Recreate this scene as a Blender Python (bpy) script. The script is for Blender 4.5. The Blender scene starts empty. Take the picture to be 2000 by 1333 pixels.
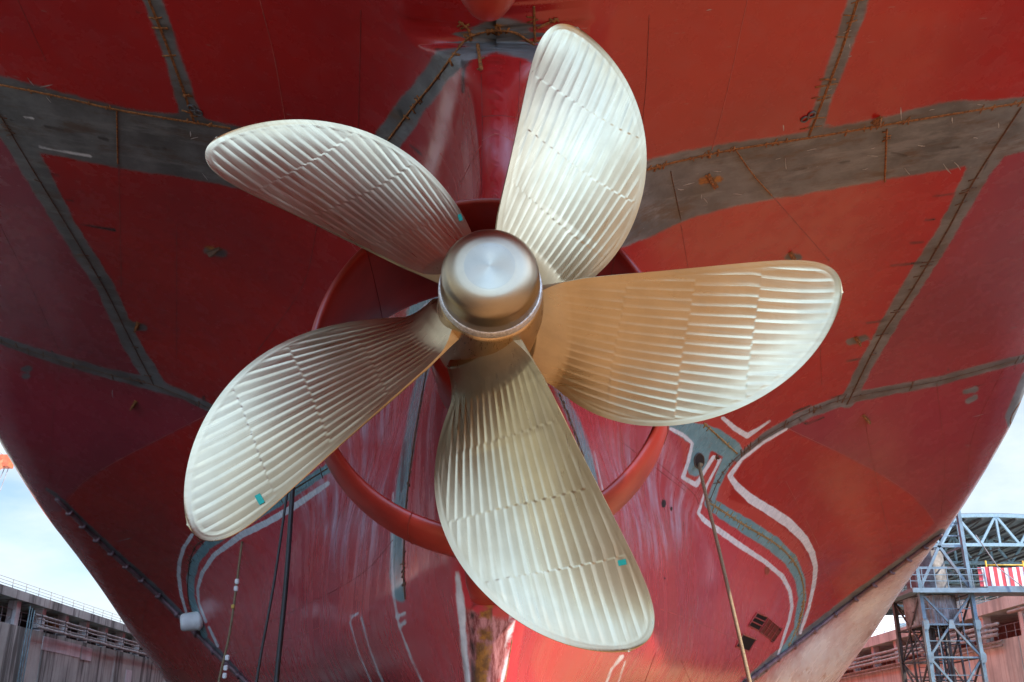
import bpy, bmesh, math, random
import numpy as np
from mathutils import Vector, Matrix
from mathutils.bvhtree import BVHTree
R = math.radians
rng = random.Random(7)
scene = bpy.context.scene
COL = scene.collection

# ------------------------------------------------------------------ camera, world, sun, exposure
TH, YA, CAMX = R(21.69), R(0.29), 0.215          # tilt up, yaw right, offset from the ship's centre line
FPX = 2000.0                                      # focal length in photo pixels (2000 wide) -> 36 mm
cam_d = bpy.data.cameras.new("camera"); cam = bpy.data.objects.new("camera", cam_d); COL.objects.link(cam)
cam.location = (CAMX, 0, 0)
cam.rotation_euler = (R(90) + TH, 0, -YA)
cam_d.sensor_width = 36; cam_d.lens = 36; cam_d.clip_start = 0.1; cam_d.clip_end = 3000
scene.camera = cam

SUN = Vector((0.78, -0.30, 0.76)).normalized()
world = bpy.data.worlds.new("World"); scene.world = world; world.use_nodes = True
wn, wl = world.node_tree.nodes, world.node_tree.links
bg = wn["Background"]; bg.inputs[1].default_value = 0.13
sky = wn.new("ShaderNodeTexSky"); sky.sky_type = 'NISHITA'; sky.sun_disc = False
sky.sun_elevation = math.asin(SUN.z); sky.sun_rotation = math.atan2(SUN.x, SUN.y)
sky.dust_density = 1.2
tc = wn.new("ShaderNodeTexCoord"); mp = wn.new("ShaderNodeMapping"); mp.inputs['Scale'].default_value = (1, 1, 2.6)
nz = wn.new("ShaderNodeTexNoise"); nz.inputs['Scale'].default_value = 3.2; nz.inputs['Detail'].default_value = 7; nz.inputs['Roughness'].default_value = .55
rp = wn.new("ShaderNodeValToRGB"); rp.color_ramp.elements[0].position = .36; rp.color_ramp.elements[1].position = .58
mx = wn.new("ShaderNodeMixRGB"); mx.inputs[2].default_value = (4.8, 5.3, 5.8, 1)
wl.new(tc.outputs['Generated'], mp.inputs[0]); wl.new(mp.outputs[0], nz.inputs['Vector']); wl.new(nz.outputs[0], rp.inputs[0])
wl.new(rp.outputs[0], mx.inputs[0]); wl.new(sky.outputs[0], mx.inputs[1])
# added: unseen sky behind the camera brightened and blued to light hull and blades
dt = wn.new("ShaderNodeVectorMath"); dt.operation = 'DOT_PRODUCT'; dt.inputs[1].default_value = Vector((.30, -.94, .16)).normalized()
mr = wn.new("ShaderNodeMapRange"); mr.interpolation_type = 'SMOOTHSTEP'
for i_, v_ in enumerate((.25, .98, 0.0, 1.0)): mr.inputs[i_ + 1].default_value = v_
ml = wn.new("ShaderNodeMixRGB"); ml.blend_type = 'MULTIPLY'; ml.inputs[0].default_value = 1
cr_ = wn.new('ShaderNodeMixRGB'); cr_.inputs[1].default_value = (1, 1, 1, 1); cr_.inputs[2].default_value = (2.15, 2.8, 3.7, 1)
wl.new(tc.outputs['Generated'], dt.inputs[0]); wl.new(dt.outputs['Value'], mr.inputs[0]); wl.new(mx.outputs[0], ml.inputs[1]); wl.new(mr.outputs[0], cr_.inputs[0]); wl.new(cr_.outputs[0], ml.inputs[2]); wl.new(ml.outputs[0], bg.inputs[0])
sl = bpy.data.lights.new("sun", 'SUN'); sl.energy = 5.0; sl.angle = R(0.5); sl.color = (1, .86, .68)
so = bpy.data.objects.new("sun", sl); COL.objects.link(so); so.rotation_euler = SUN.to_track_quat('Z', 'Y').to_euler()
scene.view_settings.view_transform = 'Standard'; scene.view_settings.look = 'None'
scene.view_settings.exposure = 0.70; scene.view_settings.gamma = 1

# ------------------------------------------------------------------ helpers
CX, CY = 1000.0, 666.5
def ray(px, py):
    u, v = (px - CX) / FPX, (CY - py) / FPX
    yr = math.cos(TH) - v * math.sin(TH); z = math.sin(TH) + v * math.cos(TH); x = u
    c, s = math.cos(YA), math.sin(YA)
    return Vector((x * c + yr * s, -x * s + yr * c, z))
ORG = Vector((CAMX, 0, 0))
def atY(px, py, Y): d = ray(px, py); return ORG + d * (Y / d.y)
def atX(px, py, X): d = ray(px, py); return ORG + d * ((X - CAMX) / d.x)
def project(P):
    P = np.asarray(P, float) - np.array([CAMX, 0, 0])
    c, s = math.cos(YA), math.sin(YA)
    xr = P[:, 0] * c - P[:, 1] * s; yr = P[:, 0] * s + P[:, 1] * c
    d = yr * math.cos(TH) + P[:, 2] * math.sin(TH)
    d = np.where(d < .5, .5, d)
    return CX + FPX * xr / d, CY - FPX * (P[:, 2] * math.cos(TH) - yr * math.sin(TH)) / d, d

def mesh_obj(name, bm, mat=None, parent=None, smooth=False):
    me = bpy.data.meshes.new(name); bm.to_mesh(me); bm.free()
    o = bpy.data.objects.new(name, me); COL.objects.link(o)
    if mat: me.materials.append(mat)
    if smooth:
        for p in me.polygons: p.use_smooth = True
    if parent: o.parent = parent
    return o
def empty(name, loc=(0, 0, 0)):
    o = bpy.data.objects.new(name, None); COL.objects.link(o); o.location = loc; o.empty_display_size = .3
    return o
def tag(o, label=None, cat=None, group=None, kind=None):
    if label: o['label'] = label
    if cat: o['category'] = cat
    if group: o['group'] = group
    if kind: o['kind'] = kind
    return o
def beam(bm, a, b, w, h=None, up=Vector((0, 0, 1))):
    a, b = Vector(a), Vector(b); h = h or w
    d = (b - a)
    if d.length < 1e-6: return
    d.normalize()
    if abs(d.dot(up)) > .97: up = Vector((0, 1, 0))
    s = d.cross(up).normalized(); t = s.cross(d)
    vs = []
    for p in (a, b):
        for i, j in ((-1, -1), (1, -1), (1, 1), (-1, 1)):
            vs.append(bm.verts.new(p + s * (w / 2 * i) + t * (h / 2 * j)))
    for f in ((3, 2, 1, 0), (4, 5, 6, 7), (0, 1, 5, 4), (1, 2, 6, 5), (2, 3, 7, 6), (3, 0, 4, 7)):
        bm.faces.new([vs[i] for i in f])
def box(bm, lo, hi):
    lo, hi = Vector(lo), Vector(hi)
    vs = [bm.verts.new((x, y, z)) for z in (lo.z, hi.z) for x, y in ((lo.x, lo.y), (hi.x, lo.y), (hi.x, hi.y), (lo.x, hi.y))]
    for f in ((3, 2, 1, 0), (4, 5, 6, 7), (0, 1, 5, 4), (1, 2, 6, 5), (2, 3, 7, 6), (3, 0, 4, 7)):
        bm.faces.new([vs[i] for i in f])
def tube(bm, pts, r, n=6, caps=True):
    pts = [Vector(p) for p in pts]; rings = []
    t0 = (pts[1] - pts[0]).normalized()
    nn = t0.orthogonal().normalized()
    for i, p in enumerate(pts):
        t = (pts[min(i + 1, len(pts) - 1)] - pts[max(i - 1, 0)])
        if t.length < 1e-9: t = t0
        t.normalize(); nn = (nn - t * nn.dot(t)).normalized(); b = t.cross(nn)
        rr = r(i) if callable(r) else r
        rings.append([bm.verts.new(p + (nn * math.cos(2 * math.pi * k / n) + b * math.sin(2 * math.pi * k / n)) * rr) for k in range(n)])
    for A, B in zip(rings, rings[1:]):
        for k in range(n): bm.faces.new((A[k], A[(k + 1) % n], B[(k + 1) % n], B[k]))
    if caps:
        bm.faces.new(rings[0][::-1]); bm.faces.new(rings[-1])
def lathe_y(bm, prof, cx, cz, n=96, close=True):
    """profile of (Y, radius) turned about the axis x=cx, z=cz"""
    rings = []
    for (y, r) in prof:
        if r < 1e-6: rings.append([bm.verts.new((cx, y, cz))])
        else: rings.append([bm.verts.new((cx + r * math.cos(2 * math.pi * k / n), y, cz + r * math.sin(2 * math.pi * k / n))) for k in range(n)])
    for A, B in zip(rings, rings[1:]):
        for k in range(n):
            k2 = (k + 1) % n
            if len(A) == 1 and len(B) > 1: bm.faces.new((A[0], B[k], B[k2]))
            elif len(B) == 1 and len(A) > 1: bm.faces.new((A[k2], A[k], B[0]))
            elif len(A) > 1: bm.faces.new((A[k2], A[k], B[k], B[k2]))
    bmesh.ops.recalc_face_normals(bm, faces=bm.faces)
def catmull(pts, n):
    """resample a polyline smoothly; pts list of tuples"""
    P = np.array(pts, float)
    if len(P) < 3: return [tuple(P[0] + (P[-1] - P[0]) * i / n) for i in range(n + 1)]
    Q = np.vstack([2 * P[0] - P[1], P, 2 * P[-1] - P[-2]]); out = []
    m = len(P) - 1
    for i in range(n + 1):
        t = i / n * m; k = min(int(t), m - 1); f = t - k
        a, b, c, d = Q[k], Q[k + 1], Q[k + 2], Q[k + 3]
        out.append(tuple(.5 * ((2 * b) + (-a + c) * f + (2 * a - 5 * b + 4 * c - d) * f * f + (-a + 3 * b - 3 * c + d) * f ** 3)))
    return out

# ------------------------------------------------------------------ materials
class NT:
    def __init__(s, name):
        s.m = bpy.data.materials.new(name); s.m.use_nodes = True
        s.n, s.l = s.m.node_tree.nodes, s.m.node_tree.links
        s.b = s.n["Principled BSDF"]
    def node(s, t, **kw):
        x = s.n.new(t)
        for k, v in kw.items(): setattr(x, k, v)
        return x
    def put(s, sock, v):
        if isinstance(v, bpy.types.NodeSocket): s.l.new(v, sock)
        elif isinstance(v, (tuple, list)) and len(v) == 3 and sock.type == 'RGBA': sock.default_value = (*v, 1)
        else: sock.default_value = v
    def noise(s, scale, detail=4, rough=.55, vec=None, stretch=None, dist=0):
        x = s.node("ShaderNodeTexNoise"); x.inputs['Scale'].default_value = scale; x.inputs['Detail'].default_value = detail
        x.inputs['Roughness'].default_value = rough; x.inputs['Distortion'].default_value = dist
        if vec is None: vec = s.pos()
        if stretch:
            m = s.node("ShaderNodeMapping"); m.inputs['Scale'].default_value = stretch; s.l.new(vec, m.inputs[0]); vec = m.outputs[0]
        s.l.new(vec, x.inputs['Vector']); return x.outputs[0]
    def pos(s):
        if not hasattr(s, '_p'): s._p = s.node("ShaderNodeTexCoord").outputs['Object']
        return s._p
    def math(s, op, a, b=0.0, c=0.0):
        x = s.node("ShaderNodeMath", operation=op)
        s.put(x.inputs[0], a); s.put(x.inputs[1], b); s.put(x.inputs[2], c); return x.outputs[0]
    def mapr(s, v, a, b, c=0., d=1., smooth=True):
        x = s.node("ShaderNodeMapRange"); x.interpolation_type = 'SMOOTHSTEP' if smooth else 'LINEAR'
        s.put(x.inputs[0], v)
        for i, q in enumerate((a, b, c, d)): x.inputs[i + 1].default_value = q
        return x.outputs[0]
    def mix(s, f, a, b, bt='MIX'):
        x = s.node("ShaderNodeMixRGB", blend_type=bt)
        s.put(x.inputs[0], f); s.put(x.inputs[1], a); s.put(x.inputs[2], b); return x.outputs[0]
    def attr(s, name):
        x = s.node("ShaderNodeAttribute"); x.attribute_name = name; return x.outputs['Fac']
    def bump(s, h, strength=.2, dist=.02):
        x = s.node("ShaderNodeBump"); x.inputs['Strength'].default_value = strength; x.inputs['Distance'].default_value = dist
        s.l.new(h, x.inputs['Height']); s.l.new(x.outputs[0], s.b.inputs['Normal']); return x
    def set(s, **kw):
        names = dict(color='Base Color', rough='Roughness', metal='Metallic', spec='Specular IOR Level', coat='Coat Weight', coatr='Coat Roughness', aniso='Anisotropic')
        for k, v in kw.items(): s.put(s.b.inputs[names[k]], v)
        return s
def simple(name, c, rough=.6, metal=0, vary=.25, scale=3., dirt=None, dirtamt=.4, bump=0):
    t = NT(name); n = t.noise(scale, 6, .6)
    lo = tuple(x * (1 - vary) for x in c); hi = tuple(min(1, x * (1 + vary)) for x in c)
    col = t.mix(t.mapr(n, .3, .7), lo, hi)
    if dirt: col = t.mix(t.math('MULTIPLY', t.mapr(t.noise(scale * .6, 8, .7), .5, .68), dirtamt), col, dirt)
    t.set(color=col, rough=rough, metal=metal)
    if bump: t.bump(t.noise(scale * 8, 4), bump, .02)
    return t.m

RED_A, RED_B = (.30, .021, .013), (.235, .036, .034)
def hull_material():
    t = NT("hull_paint")
    p = t.pos()
    big = t.noise(.22, 3, .5); mid = t.noise(1.7, 5, .6); fine = t.noise(14, 4, .6)
    edge = t.math('MULTIPLY', t.math('SUBTRACT', mid, .5), .22)
    edge = t.math('ADD', edge, t.math('MULTIPLY', t.math('SUBTRACT', fine, .5), .09))
    def mask(name, soft, k=1.0):
        v = t.math('ADD', t.attr(name), t.math('MULTIPLY', edge, k)); return t.mapr(v, soft, -soft, 0, 1)
    streak = t.noise(1.0, 3, .5, stretch=(2.2, 2.2, .3))
    ra = t.mix(t.mapr(big, .3, .7), (.36, .010, .008), (.28, .009, .011))
    rb = t.mix(t.mapr(big, .3, .7), (.27, .022, .038), (.21, .018, .033))
    col = t.mix(mask("zone", .05, .3), ra, rb)
    col = t.mix(t.math('MULTIPLY', mask("lower", .5, 1.5), .9), col, t.mix(t.mapr(big, .3, .7), (.52, .042, .050), (.43, .040, .062)))  # lower hull base raised, putting the brighter light there into the colour
    col = t.mix(t.math('MULTIPLY', t.mapr(streak, .45, .72), .14), col, (.34, .06, .07))
    col = t.mix(t.math('MULTIPLY', t.mapr(fine, .62, .8), .15), col, (.12, .012, .01))
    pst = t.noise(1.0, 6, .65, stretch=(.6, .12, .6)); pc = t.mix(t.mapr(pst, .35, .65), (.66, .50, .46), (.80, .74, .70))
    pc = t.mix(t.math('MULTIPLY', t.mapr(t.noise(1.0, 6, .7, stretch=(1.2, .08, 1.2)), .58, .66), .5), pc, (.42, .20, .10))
    col = t.mix(mask("pale", .6, 3.0), col, pc)  # worn pale bilge paint, with sun glare whitened into its colour
    chs = t.noise(1.0, 4, .55, stretch=(1.5, 1.5, .5)); chb = t.noise(1.1, 4, .6, stretch=(1, 1, .6))
    chm = t.math('MULTIPLY', mask("chalk_and_sheen", .55, 2.2), t.math('MULTIPLY', t.mapr(chs, .36, .66), t.mapr(chb, .34, .6, .35, 1.)))
    col = t.mix(t.math('MULTIPLY', chm, .68), col, (.54, .45, .56))  # sky sheen painted into the colour, mixed with chalky overspray
    # bright undercoat halo round teal and white bands
    col = t.mix(t.math('MULTIPLY', mask("halo", .06, 1), .8), col, (.42, .045, .035))
    br_ = t.mix(t.mapr(t.noise(1.0, 5, .7, stretch=(14, 14, 2.)), .35, .65), (.16, .03, .03), (.50, .22, .22))
    col = t.mix(mask("brush", .05, 1), col, br_)
    # bare primer grey with rust and chalk
    gcol = t.mix(t.mapr(t.noise(.9, 6, .65, stretch=(1, 1, 2.5)), .3, .7), (.145, .15, .16), (.070, .070, .073))
    gcol = t.mix(t.math('MULTIPLY', t.mapr(t.noise(1.1, 8, .72, stretch=(.6, 1.6, 1)), .50, .66), .7), gcol, (.085, .045, .022))
    gcol = t.mix(t.math('MULTIPLY', t.mapr(t.noise(1.0, 7, .7, stretch=(.35, 2.4, 2.4)), .48, .66), .5), gcol, (.22, .225, .235))
    gcol = t.mix(t.math('MULTIPLY', t.mapr(t.noise(9, 5, .7, stretch=(.3, 1, 2)), .66, .74), .5), gcol, (.34, .33, .32))
    col = t.mix(mask("grey", .045, .6), col, gcol)
    tcol = t.mix(t.mapr(mid, .3, .7), (.105, .23, .26), (.15, .30, .33))
    tcol = t.mix(t.math('MULTIPLY', t.mapr(t.noise(6, 6, .7), .56, .68), .5), tcol, (.22, .14, .06))
    col = t.mix(mask("teal", .035, .6), col, tcol)
    wcol = t.mix(t.mapr(t.noise(5, 6, .6), .35, .65), (.54, .56, .60), (.70, .71, .74))
    col = t.mix(mask("white", .02, .3), col, wcol)
    rcol = t.mix(t.mapr(t.noise(7, 6, .7), .35, .65), (.34, .135, .018), (.13, .05, .012))
    col = t.mix(mask("rust", .03, .8), col, rcol)
    wr = t.math('MULTIPLY', mask("weldrust", .12, 1.6), t.mapr(t.noise(2.2, 6, .7), .3, .62, .25, 1))
    col = t.mix(t.math('MULTIPLY', wr, .75), col, t.mix(t.mapr(mid, .4, .6), (.045, .028, .02), (.10, .045, .018)))
    # scuffs and chalk ticks
    sc_ = t.noise(1.0, 3, .5, stretch=(.7, 9, 9)); col = t.mix(t.math('MULTIPLY', t.mapr(sc_, .735, .76), .35), col, (.35, .25, .24))
    sd_ = t.noise(1.0, 4, .6, stretch=(6, 6, .3)); col = t.mix(t.math('MULTIPLY', t.mapr(sd_, .60, .76), .10), col, (.09, .012, .012))
    col = t.mix(t.math('MULTIPLY', mask("dark", .03, .25), .9), col, (.02, .016, .014))
    g = mask("grey", .05, 1)
    glossn = t.mapr(t.noise(1.0, 5, .6, stretch=(1.5, 1.5, .4)), .35, .68, .15, .36)
    t.set(color=col, rough=t.math('MAXIMUM', glossn, t.math('MULTIPLY', g, .6)), spec=.45, coat=.22, coatr=.16)
    sxyz = t.node("ShaderNodeSeparateXYZ"); t.l.new(p, sxyz.inputs[0])
    wv = t.math('SINE', t.math('MULTIPLY', sxyz.outputs[1], 2 * math.pi / .8))
    h = t.math('ADD', t.math('ADD', t.math('MULTIPLY', t.noise(.55, 3, .5), 1.0), t.math('MULTIPLY', wv, .012)), t.math('MULTIPLY', fine, .02))
    t.bump(h, .16, .09)
    return t.m
def bronze(name, col=(.80, .68, .49), rough=.36, aniso=0.0, streak=None):
    t = NT(name)
    n = t.noise(2.0, 5, .6); f = t.noise(30, 4, .6)
    c = t.mix(t.mapr(n, .3, .7), tuple(x * .93 for x in col), tuple(min(1, x * 1.05) for x in col))
    c = t.mix(t.math('MULTIPLY', t.mapr(f, .55, .75), .12), c, tuple(x * .6 for x in col))
    sm = t.noise(.8, 3, .5); c = t.mix(t.math('MULTIPLY', t.mapr(sm, .42, .7), .22), c, tuple(x * y for x, y in zip(col, (.72, .58, .42))))
    sp = t.noise(55, 2, .5)
    c = t.mix(t.math('MULTIPLY', t.mapr(sp, .74, .78), .5), c, (.12, .09, .06))
    t.set(color=c, metal=1.0, rough=t.mapr(t.noise(1.2, 3, .5), .3, .7, rough - .025, rough + .035))
    if aniso:
        t.set(aniso=aniso)
        tg = t.node("ShaderNodeTangent"); tg.direction_type = 'RADIAL'; tg.axis = 'Y'; t.l.new(tg.outputs[0], t.b.inputs['Tangent'])
    else:
        lin = t.noise(1.0, 3, .6, stretch=(55, 9, 1.3)); l2 = t.noise(1.0, 4, .6, stretch=(7, 2, .5))
        t.set(color=t.mix(t.math('MULTIPLY', t.mapr(l2, .48, .68), .13), c, tuple(x * y for x, y in zip(col, (.62, .56, .5)))),
              rough=t.math('ADD', t.mapr(lin, .3, .7, rough - .05, rough + .05), t.mapr(l2, .3, .7, -.04, .04)))
        t.bump(lin, .13, .004)
    return t.m
def concrete(name, base, streak_dark=.5, warm=None):
    t = NT(name)
    n = t.noise(.35, 6, .6); f = t.noise(6, 6, .65)
    st = t.noise(1.0, 6, .65, stretch=(1.1, 1.1, .08))
    c = t.mix(t.mapr(n, .3, .7), tuple(x * .8 for x in base), tuple(x * 1.15 for x in base))
    c = t.mix(t.math('MULTIPLY', t.mapr(st, .46, .62), streak_dark), c, tuple(x * .25 for x in base))
    st2 = t.noise(1.0, 5, .65, stretch=(2.3, 2.3, .15))
    c = t.mix(t.math('MULTIPLY', t.mapr(st2, .58, .7), .45), c, warm or (.30, .14, .06))
    c = t.mix(t.math('MULTIPLY', t.mapr(f, .55, .75), .35), c, tuple(x * .55 for x in base))
    t.set(color=c, rough=.85); t.bump(f, .35, .04)
    return t.m

M = {}
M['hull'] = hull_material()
M['red'] = simple("red_paint", (.27, .022, .015), .36, vary=.2, scale=1.2)
M['bead'] = simple("rusty_weld", (.23, .085, .02), .8, vary=.6, scale=18, bump=.5)
M['oldbead'] = simple("dark_weld", (.10, .045, .025), .8, vary=.6, scale=14, bump=.5)
M['yellowbead'] = simple("ochre_weld", (.30, .19, .07), .75, vary=.6, scale=16, bump=.5)
M['seam'] = simple("plate_seam_paint", (.17, .014, .012), .5, vary=.3, scale=2)
M['paleseam'] = simple("pale_seam_paint", (.40, .10, .085), .45, vary=.3, scale=2)
M['bronze'] = bronze("machined_bronze", (.48, .388, .25), .34)
M['bronze_cap'] = bronze("turned_bronze", (.40, .33, .235), .36, .7)
M['bronze_face'] = bronze("turned_bronze_face", (.36, .31, .235), .33, .9)
M['bronze_hub'] = bronze("hub_bronze", (.66, .50, .31), .32)
M['silver'] = simple("ground_weld_band", (.62, .60, .58), .45, metal=.8, vary=.25, scale=30, bump=.3)
M['tape'] = simple("teal_tape", (.0, .26, .20), .6, vary=.1)
M['black'] = simple("black_rubber", (.015, .015, .017), .5)
M['rope'] = simple("tan_rope", (.22, .16, .09), .85, vary=.4, scale=30)
M['whitep'] = simple("white_plastic", (.75, .73, .70), .45, vary=.08)
M['yellow'] = simple("yellow_paint", (.60, .36, .03), .5, vary=.3)
M['blue'] = simple("blue_steel_paint", (.155, .235, .29), .5, vary=.25, scale=1.5, dirt=(.16, .08, .04), dirtamt=.55)
M['darksteel'] = simple("dark_steel", (.07, .065, .07), .6, vary=.4, scale=2, dirt=(.12, .06, .03))
M['pipe'] = simple("grey_pipe", (.36, .31, .27), .45, vary=.3, scale=2, dirt=(.16, .08, .04))
M['rail'] = simple("rail_steel", (.30, .30, .31), .5, vary=.3)
M['conc_l'] = concrete("dock_concrete", (.60, .68, .62), .95, (.30, .20, .13))
M['conc_r'] = concrete("dock_concrete_warm", (.66, .68, .62), .4, (.50, .30, .20))
def dimmed_floor():  # added dark floor tone at left, out of view, to dim the left hull
    t = NT("dock_floor_concrete"); p = t.pos(); n = t.noise(.12, 6, .6); f = t.noise(2.5, 6, .65)
    sx = t.node("ShaderNodeSeparateXYZ"); t.l.new(p, sx.inputs[0])
    edge = t.math('ADD', sx.outputs[0], t.math('MULTIPLY', t.math('SUBTRACT', n, .5), 12))
    dim_left = t.mapr(edge, -1, -5, 0, 1)
    dry = t.mix(t.mapr(n, .3, .7), (.31, .18, .09), (.36, .225, .12)); dry = t.mix(t.math('MULTIPLY', t.mapr(f, .5, .75), .4), dry, (.17, .10, .05))
    c = t.mix(dim_left, dry, t.mix(t.mapr(f, .35, .65), (.055, .035, .025), (.10, .065, .045)))
    t.set(color=c, rough=t.mapr(dim_left, 0, 1, .85, .45)); t.bump(f, .3, .04)
    return t.m
M['patch'] = concrete("pale_concrete_patch", (.80, .82, .82), .25)
M['floor'] = None
M['gal'] = simple("gallery_dark_paint", (.05, .05, .06), .8)
M['brick'] = simple("gallery_red_wall", (.26, .15, .12), .8)
M['orange'] = simple("crane_orange", (.62, .13, .05), .5)
M['roof'] = simple("shed_roof_sheet", (.16, .17, .19), .6, vary=.2, scale=.4)
M['tank'] = simple("corrugated_sheet", (.33, .31, .33), .5, vary=.5, scale=1.0, dirt=(.05, .045, .05), dirtamt=.85)
M['darktank'] = simple('dark_corrugated_sheet', (.12, .115, .12), .6, vary=.5, dirt=(.03, .03, .03), dirtamt=.7)
M['wbar'] = simple("white_barrier", (.80, .78, .76), .5, vary=.08)
M['rbar'] = simple("red_barrier", (.62, .06, .07), .5, vary=.15)

# ------------------------------------------------------------------ ship hull
# stations: Y -> 14 half-section points (x, z); camera height is z = 0, dock floor z = -1.3
ST = {
    2:  [(0, .3), (0, .35), (0, 1.1), (0, 2.8), (0, 4.9), (0, 7.2), (0, 9.2), (0, 15.2), (2.2, 15.4), (7, 16.5), (12, 17.6), (15.5, 19.4), (16.5, 21.2), (17, 23.5)],
    12: [(0, .3), (0, .35), (0, 1.1), (0, 2.8), (0, 4.9), (0, 7.2), (0, 9.2), (.02, 13.25), (2.2, 13.6), (7, 14.75), (12, 15.8), (16.5, 17.8), (17.6, 20), (18, 23.5)],
    16: [(0, .3), (.34, .35), (.45, 1.1), (.86, 2.8), (.95, 4.9), (.72, 7.2), (.34, 9.2), (.55, 11.2), (2.2, 12.85), (7.1, 14.0), (12, 15.05), (17, 17), (18.2, 19), (18.6, 23.5)],
    20: [(0, .3), (.8, .35), (1.45, 1.1), (2.1, 2.8), (2.02, 4.9), (1.55, 7.2), (1.35, 9.2), (1.75, 10.9), (3.2, 12.2), (7.1, 13.15), (12, 14.1), (17, 15.9), (18.6, 18), (19, 23.5)],
    34: [(0, .3), (1.6, .35), (4.6, 1.2), (6, 3), (6.25, 5), (6.35, 7), (6.9, 8.2), (7.8, 9.25), (9.6, 10.5), (12.3, 11.7), (15.5, 12.45), (18.2, 13.0), (19.9, 14.3), (20.5, 21.5)],
    39: [(0, .3), (2.4, .35), (6.2, 1.1), (7.8, 2.7), (8.4, 4.4), (8.8, 6.0), (9.6, 7.2), (10.6, 8.2), (12.2, 9.3), (14.4, 10.0), (17, 10.5), (19.1, 10.98), (20.2, 12.0), (20.45, 21.5)],
    46: [(0, .3), (4, .35), (8.5, 1.1), (10.6, 2.5), (11.6, 4), (12.4, 5.4), (13.4, 6.6), (14.5, 7.4), (15.8, 7.9), (17.2, 8.2), (18.8, 8.55), (20.0, 9.1), (20.5, 10.4), (20.6, 21.5)],
    58: [(0, .3), (8, .35), (13, .7), (15, 1.4), (16.3, 2.1), (17.2, 2.8), (17.9, 3.35), (18.4, 3.8), (18.9, 4.3), (19.35, 4.75), (19.75, 5.3), (20.05, 6.2), (20.2, 8), (20.2, 21.5)],
    68: [(0, .3), (12, .35), (16.5, .5), (17.6, .8), (18.3, 1.15), (18.8, 1.5), (19.1, 1.85), (19.35, 2.2), (19.55, 2.6), (19.7, 3), (19.85, 3.6), (19.95, 4.4), (20, 6), (20, 21.5)],
    80: [(0, .3), (14, .35), (18, .4), (18.6, .5), (19, .68), (19.3, .9), (19.5, 1.1), (19.65, 1.4), (19.8, 1.7), (19.9, 2), (19.95, 2.3), (20, 2.8), (20, 5), (20, 21.5)],
    180: [(0, .3), (14, .35), (18, .4), (18.6, .5), (19, .68), (19.3, .9), (19.5, 1.1), (19.65, 1.4), (19.8, 1.7), (19.9, 2), (19.95, 2.3), (20, 2.8), (20, 5), (20, 21.5)],
}
def pchip(x, y, xi):
    x, xi = np.asarray(x, float), np.asarray(xi, float); y = np.asarray(y, float)
    h = np.diff(x); sh = (-1,) + (1,) * (y.ndim - 1)
    dl = np.diff(y, axis=0) / h.reshape(sh)
    d = np.zeros_like(y)
    a, b = dl[:-1], dl[1:]
    w1 = (2 * h[1:] + h[:-1]).reshape(sh); w2 = (h[1:] + 2 * h[:-1]).reshape(sh)
    with np.errstate(divide='ignore', invalid='ignore'):
        m = (w1 + w2) / (w1 / a + w2 / b)
    d[1:-1] = np.where(a * b > 0, m, 0); d[0], d[-1] = dl[0], dl[-1]
    k = np.clip(np.searchsorted(x, xi) - 1, 0, len(h) - 1)
    t = ((xi - x[k]) / h[k]).reshape(sh); hh = h[k].reshape(sh)
    return ((1 + 2 * t) * (1 - t) ** 2 * y[k] + t * (1 - t) ** 2 * hh * d[k] + t * t * (3 - 2 * t) * y[k + 1] + t * t * (t - 1) * hh * d[k + 1])
rows = np.concatenate([np.arange(2, 13.5, .35), np.arange(13.5, 17, .07), np.arange(17, 34, .11), np.arange(34, 52, .13), np.arange(52, 72, .3), [75, 80, 90, 110, 140, 180]])
ys = sorted(ST); CP = np.array([ST[k] for k in ys], float)
G = pchip(ys, CP, rows)                                  # rows x 14 x 2
NPI = 24
tt = np.linspace(0, 12, 12 * NPI + 1); tt = np.concatenate([tt, np.linspace(12, 13, 9)[1:]])
S = np.transpose(pchip(np.arange(14), np.transpose(G, (1, 0, 2)), tt), (1, 0, 2))     # rows x cols x 2
zz_c = [.3, 1.5, 2.2, 2.8, 4.0, 5.44, 6.3, 7.0, 7.8, 9.2, 11, 12, 12.45, 12.62, 13.25, 15.2, 16]
yy_c = [15.3, 15.1, 14.9, 14.45, 14.2, 14.1, 14.2, 14.7, 15.05, 15.2, 15.35, 15.65, 15.95, 15.6, 12.0, 2.0, -3]
Xs, Zs = S[..., 0].copy(), S[..., 1].copy(); Ys = np.repeat(rows[:, None], S.shape[1], 1)
Ya = np.interp(Zs, zz_c, yy_c)
Lr = np.interp(Zs, [0, 2.2, 2.8, 6.2, 7.5, 11, 12.2, 30], [.4, .4, .9, .9, .4, .4, .05, .02])
k = np.clip((Ys - Ya) / Lr, 0, 1)
skeg = Zs < 16
fac = np.where(skeg, np.sqrt(np.clip(1 - (1 - k) ** 2, 0, 1)), 1)
cl = skeg & (Ys < Ya)
Xs = Xs * fac; Xs[cl] = 0; Ys = np.where(cl, Ya, Ys)
nr, nc = Xs.shape
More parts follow.
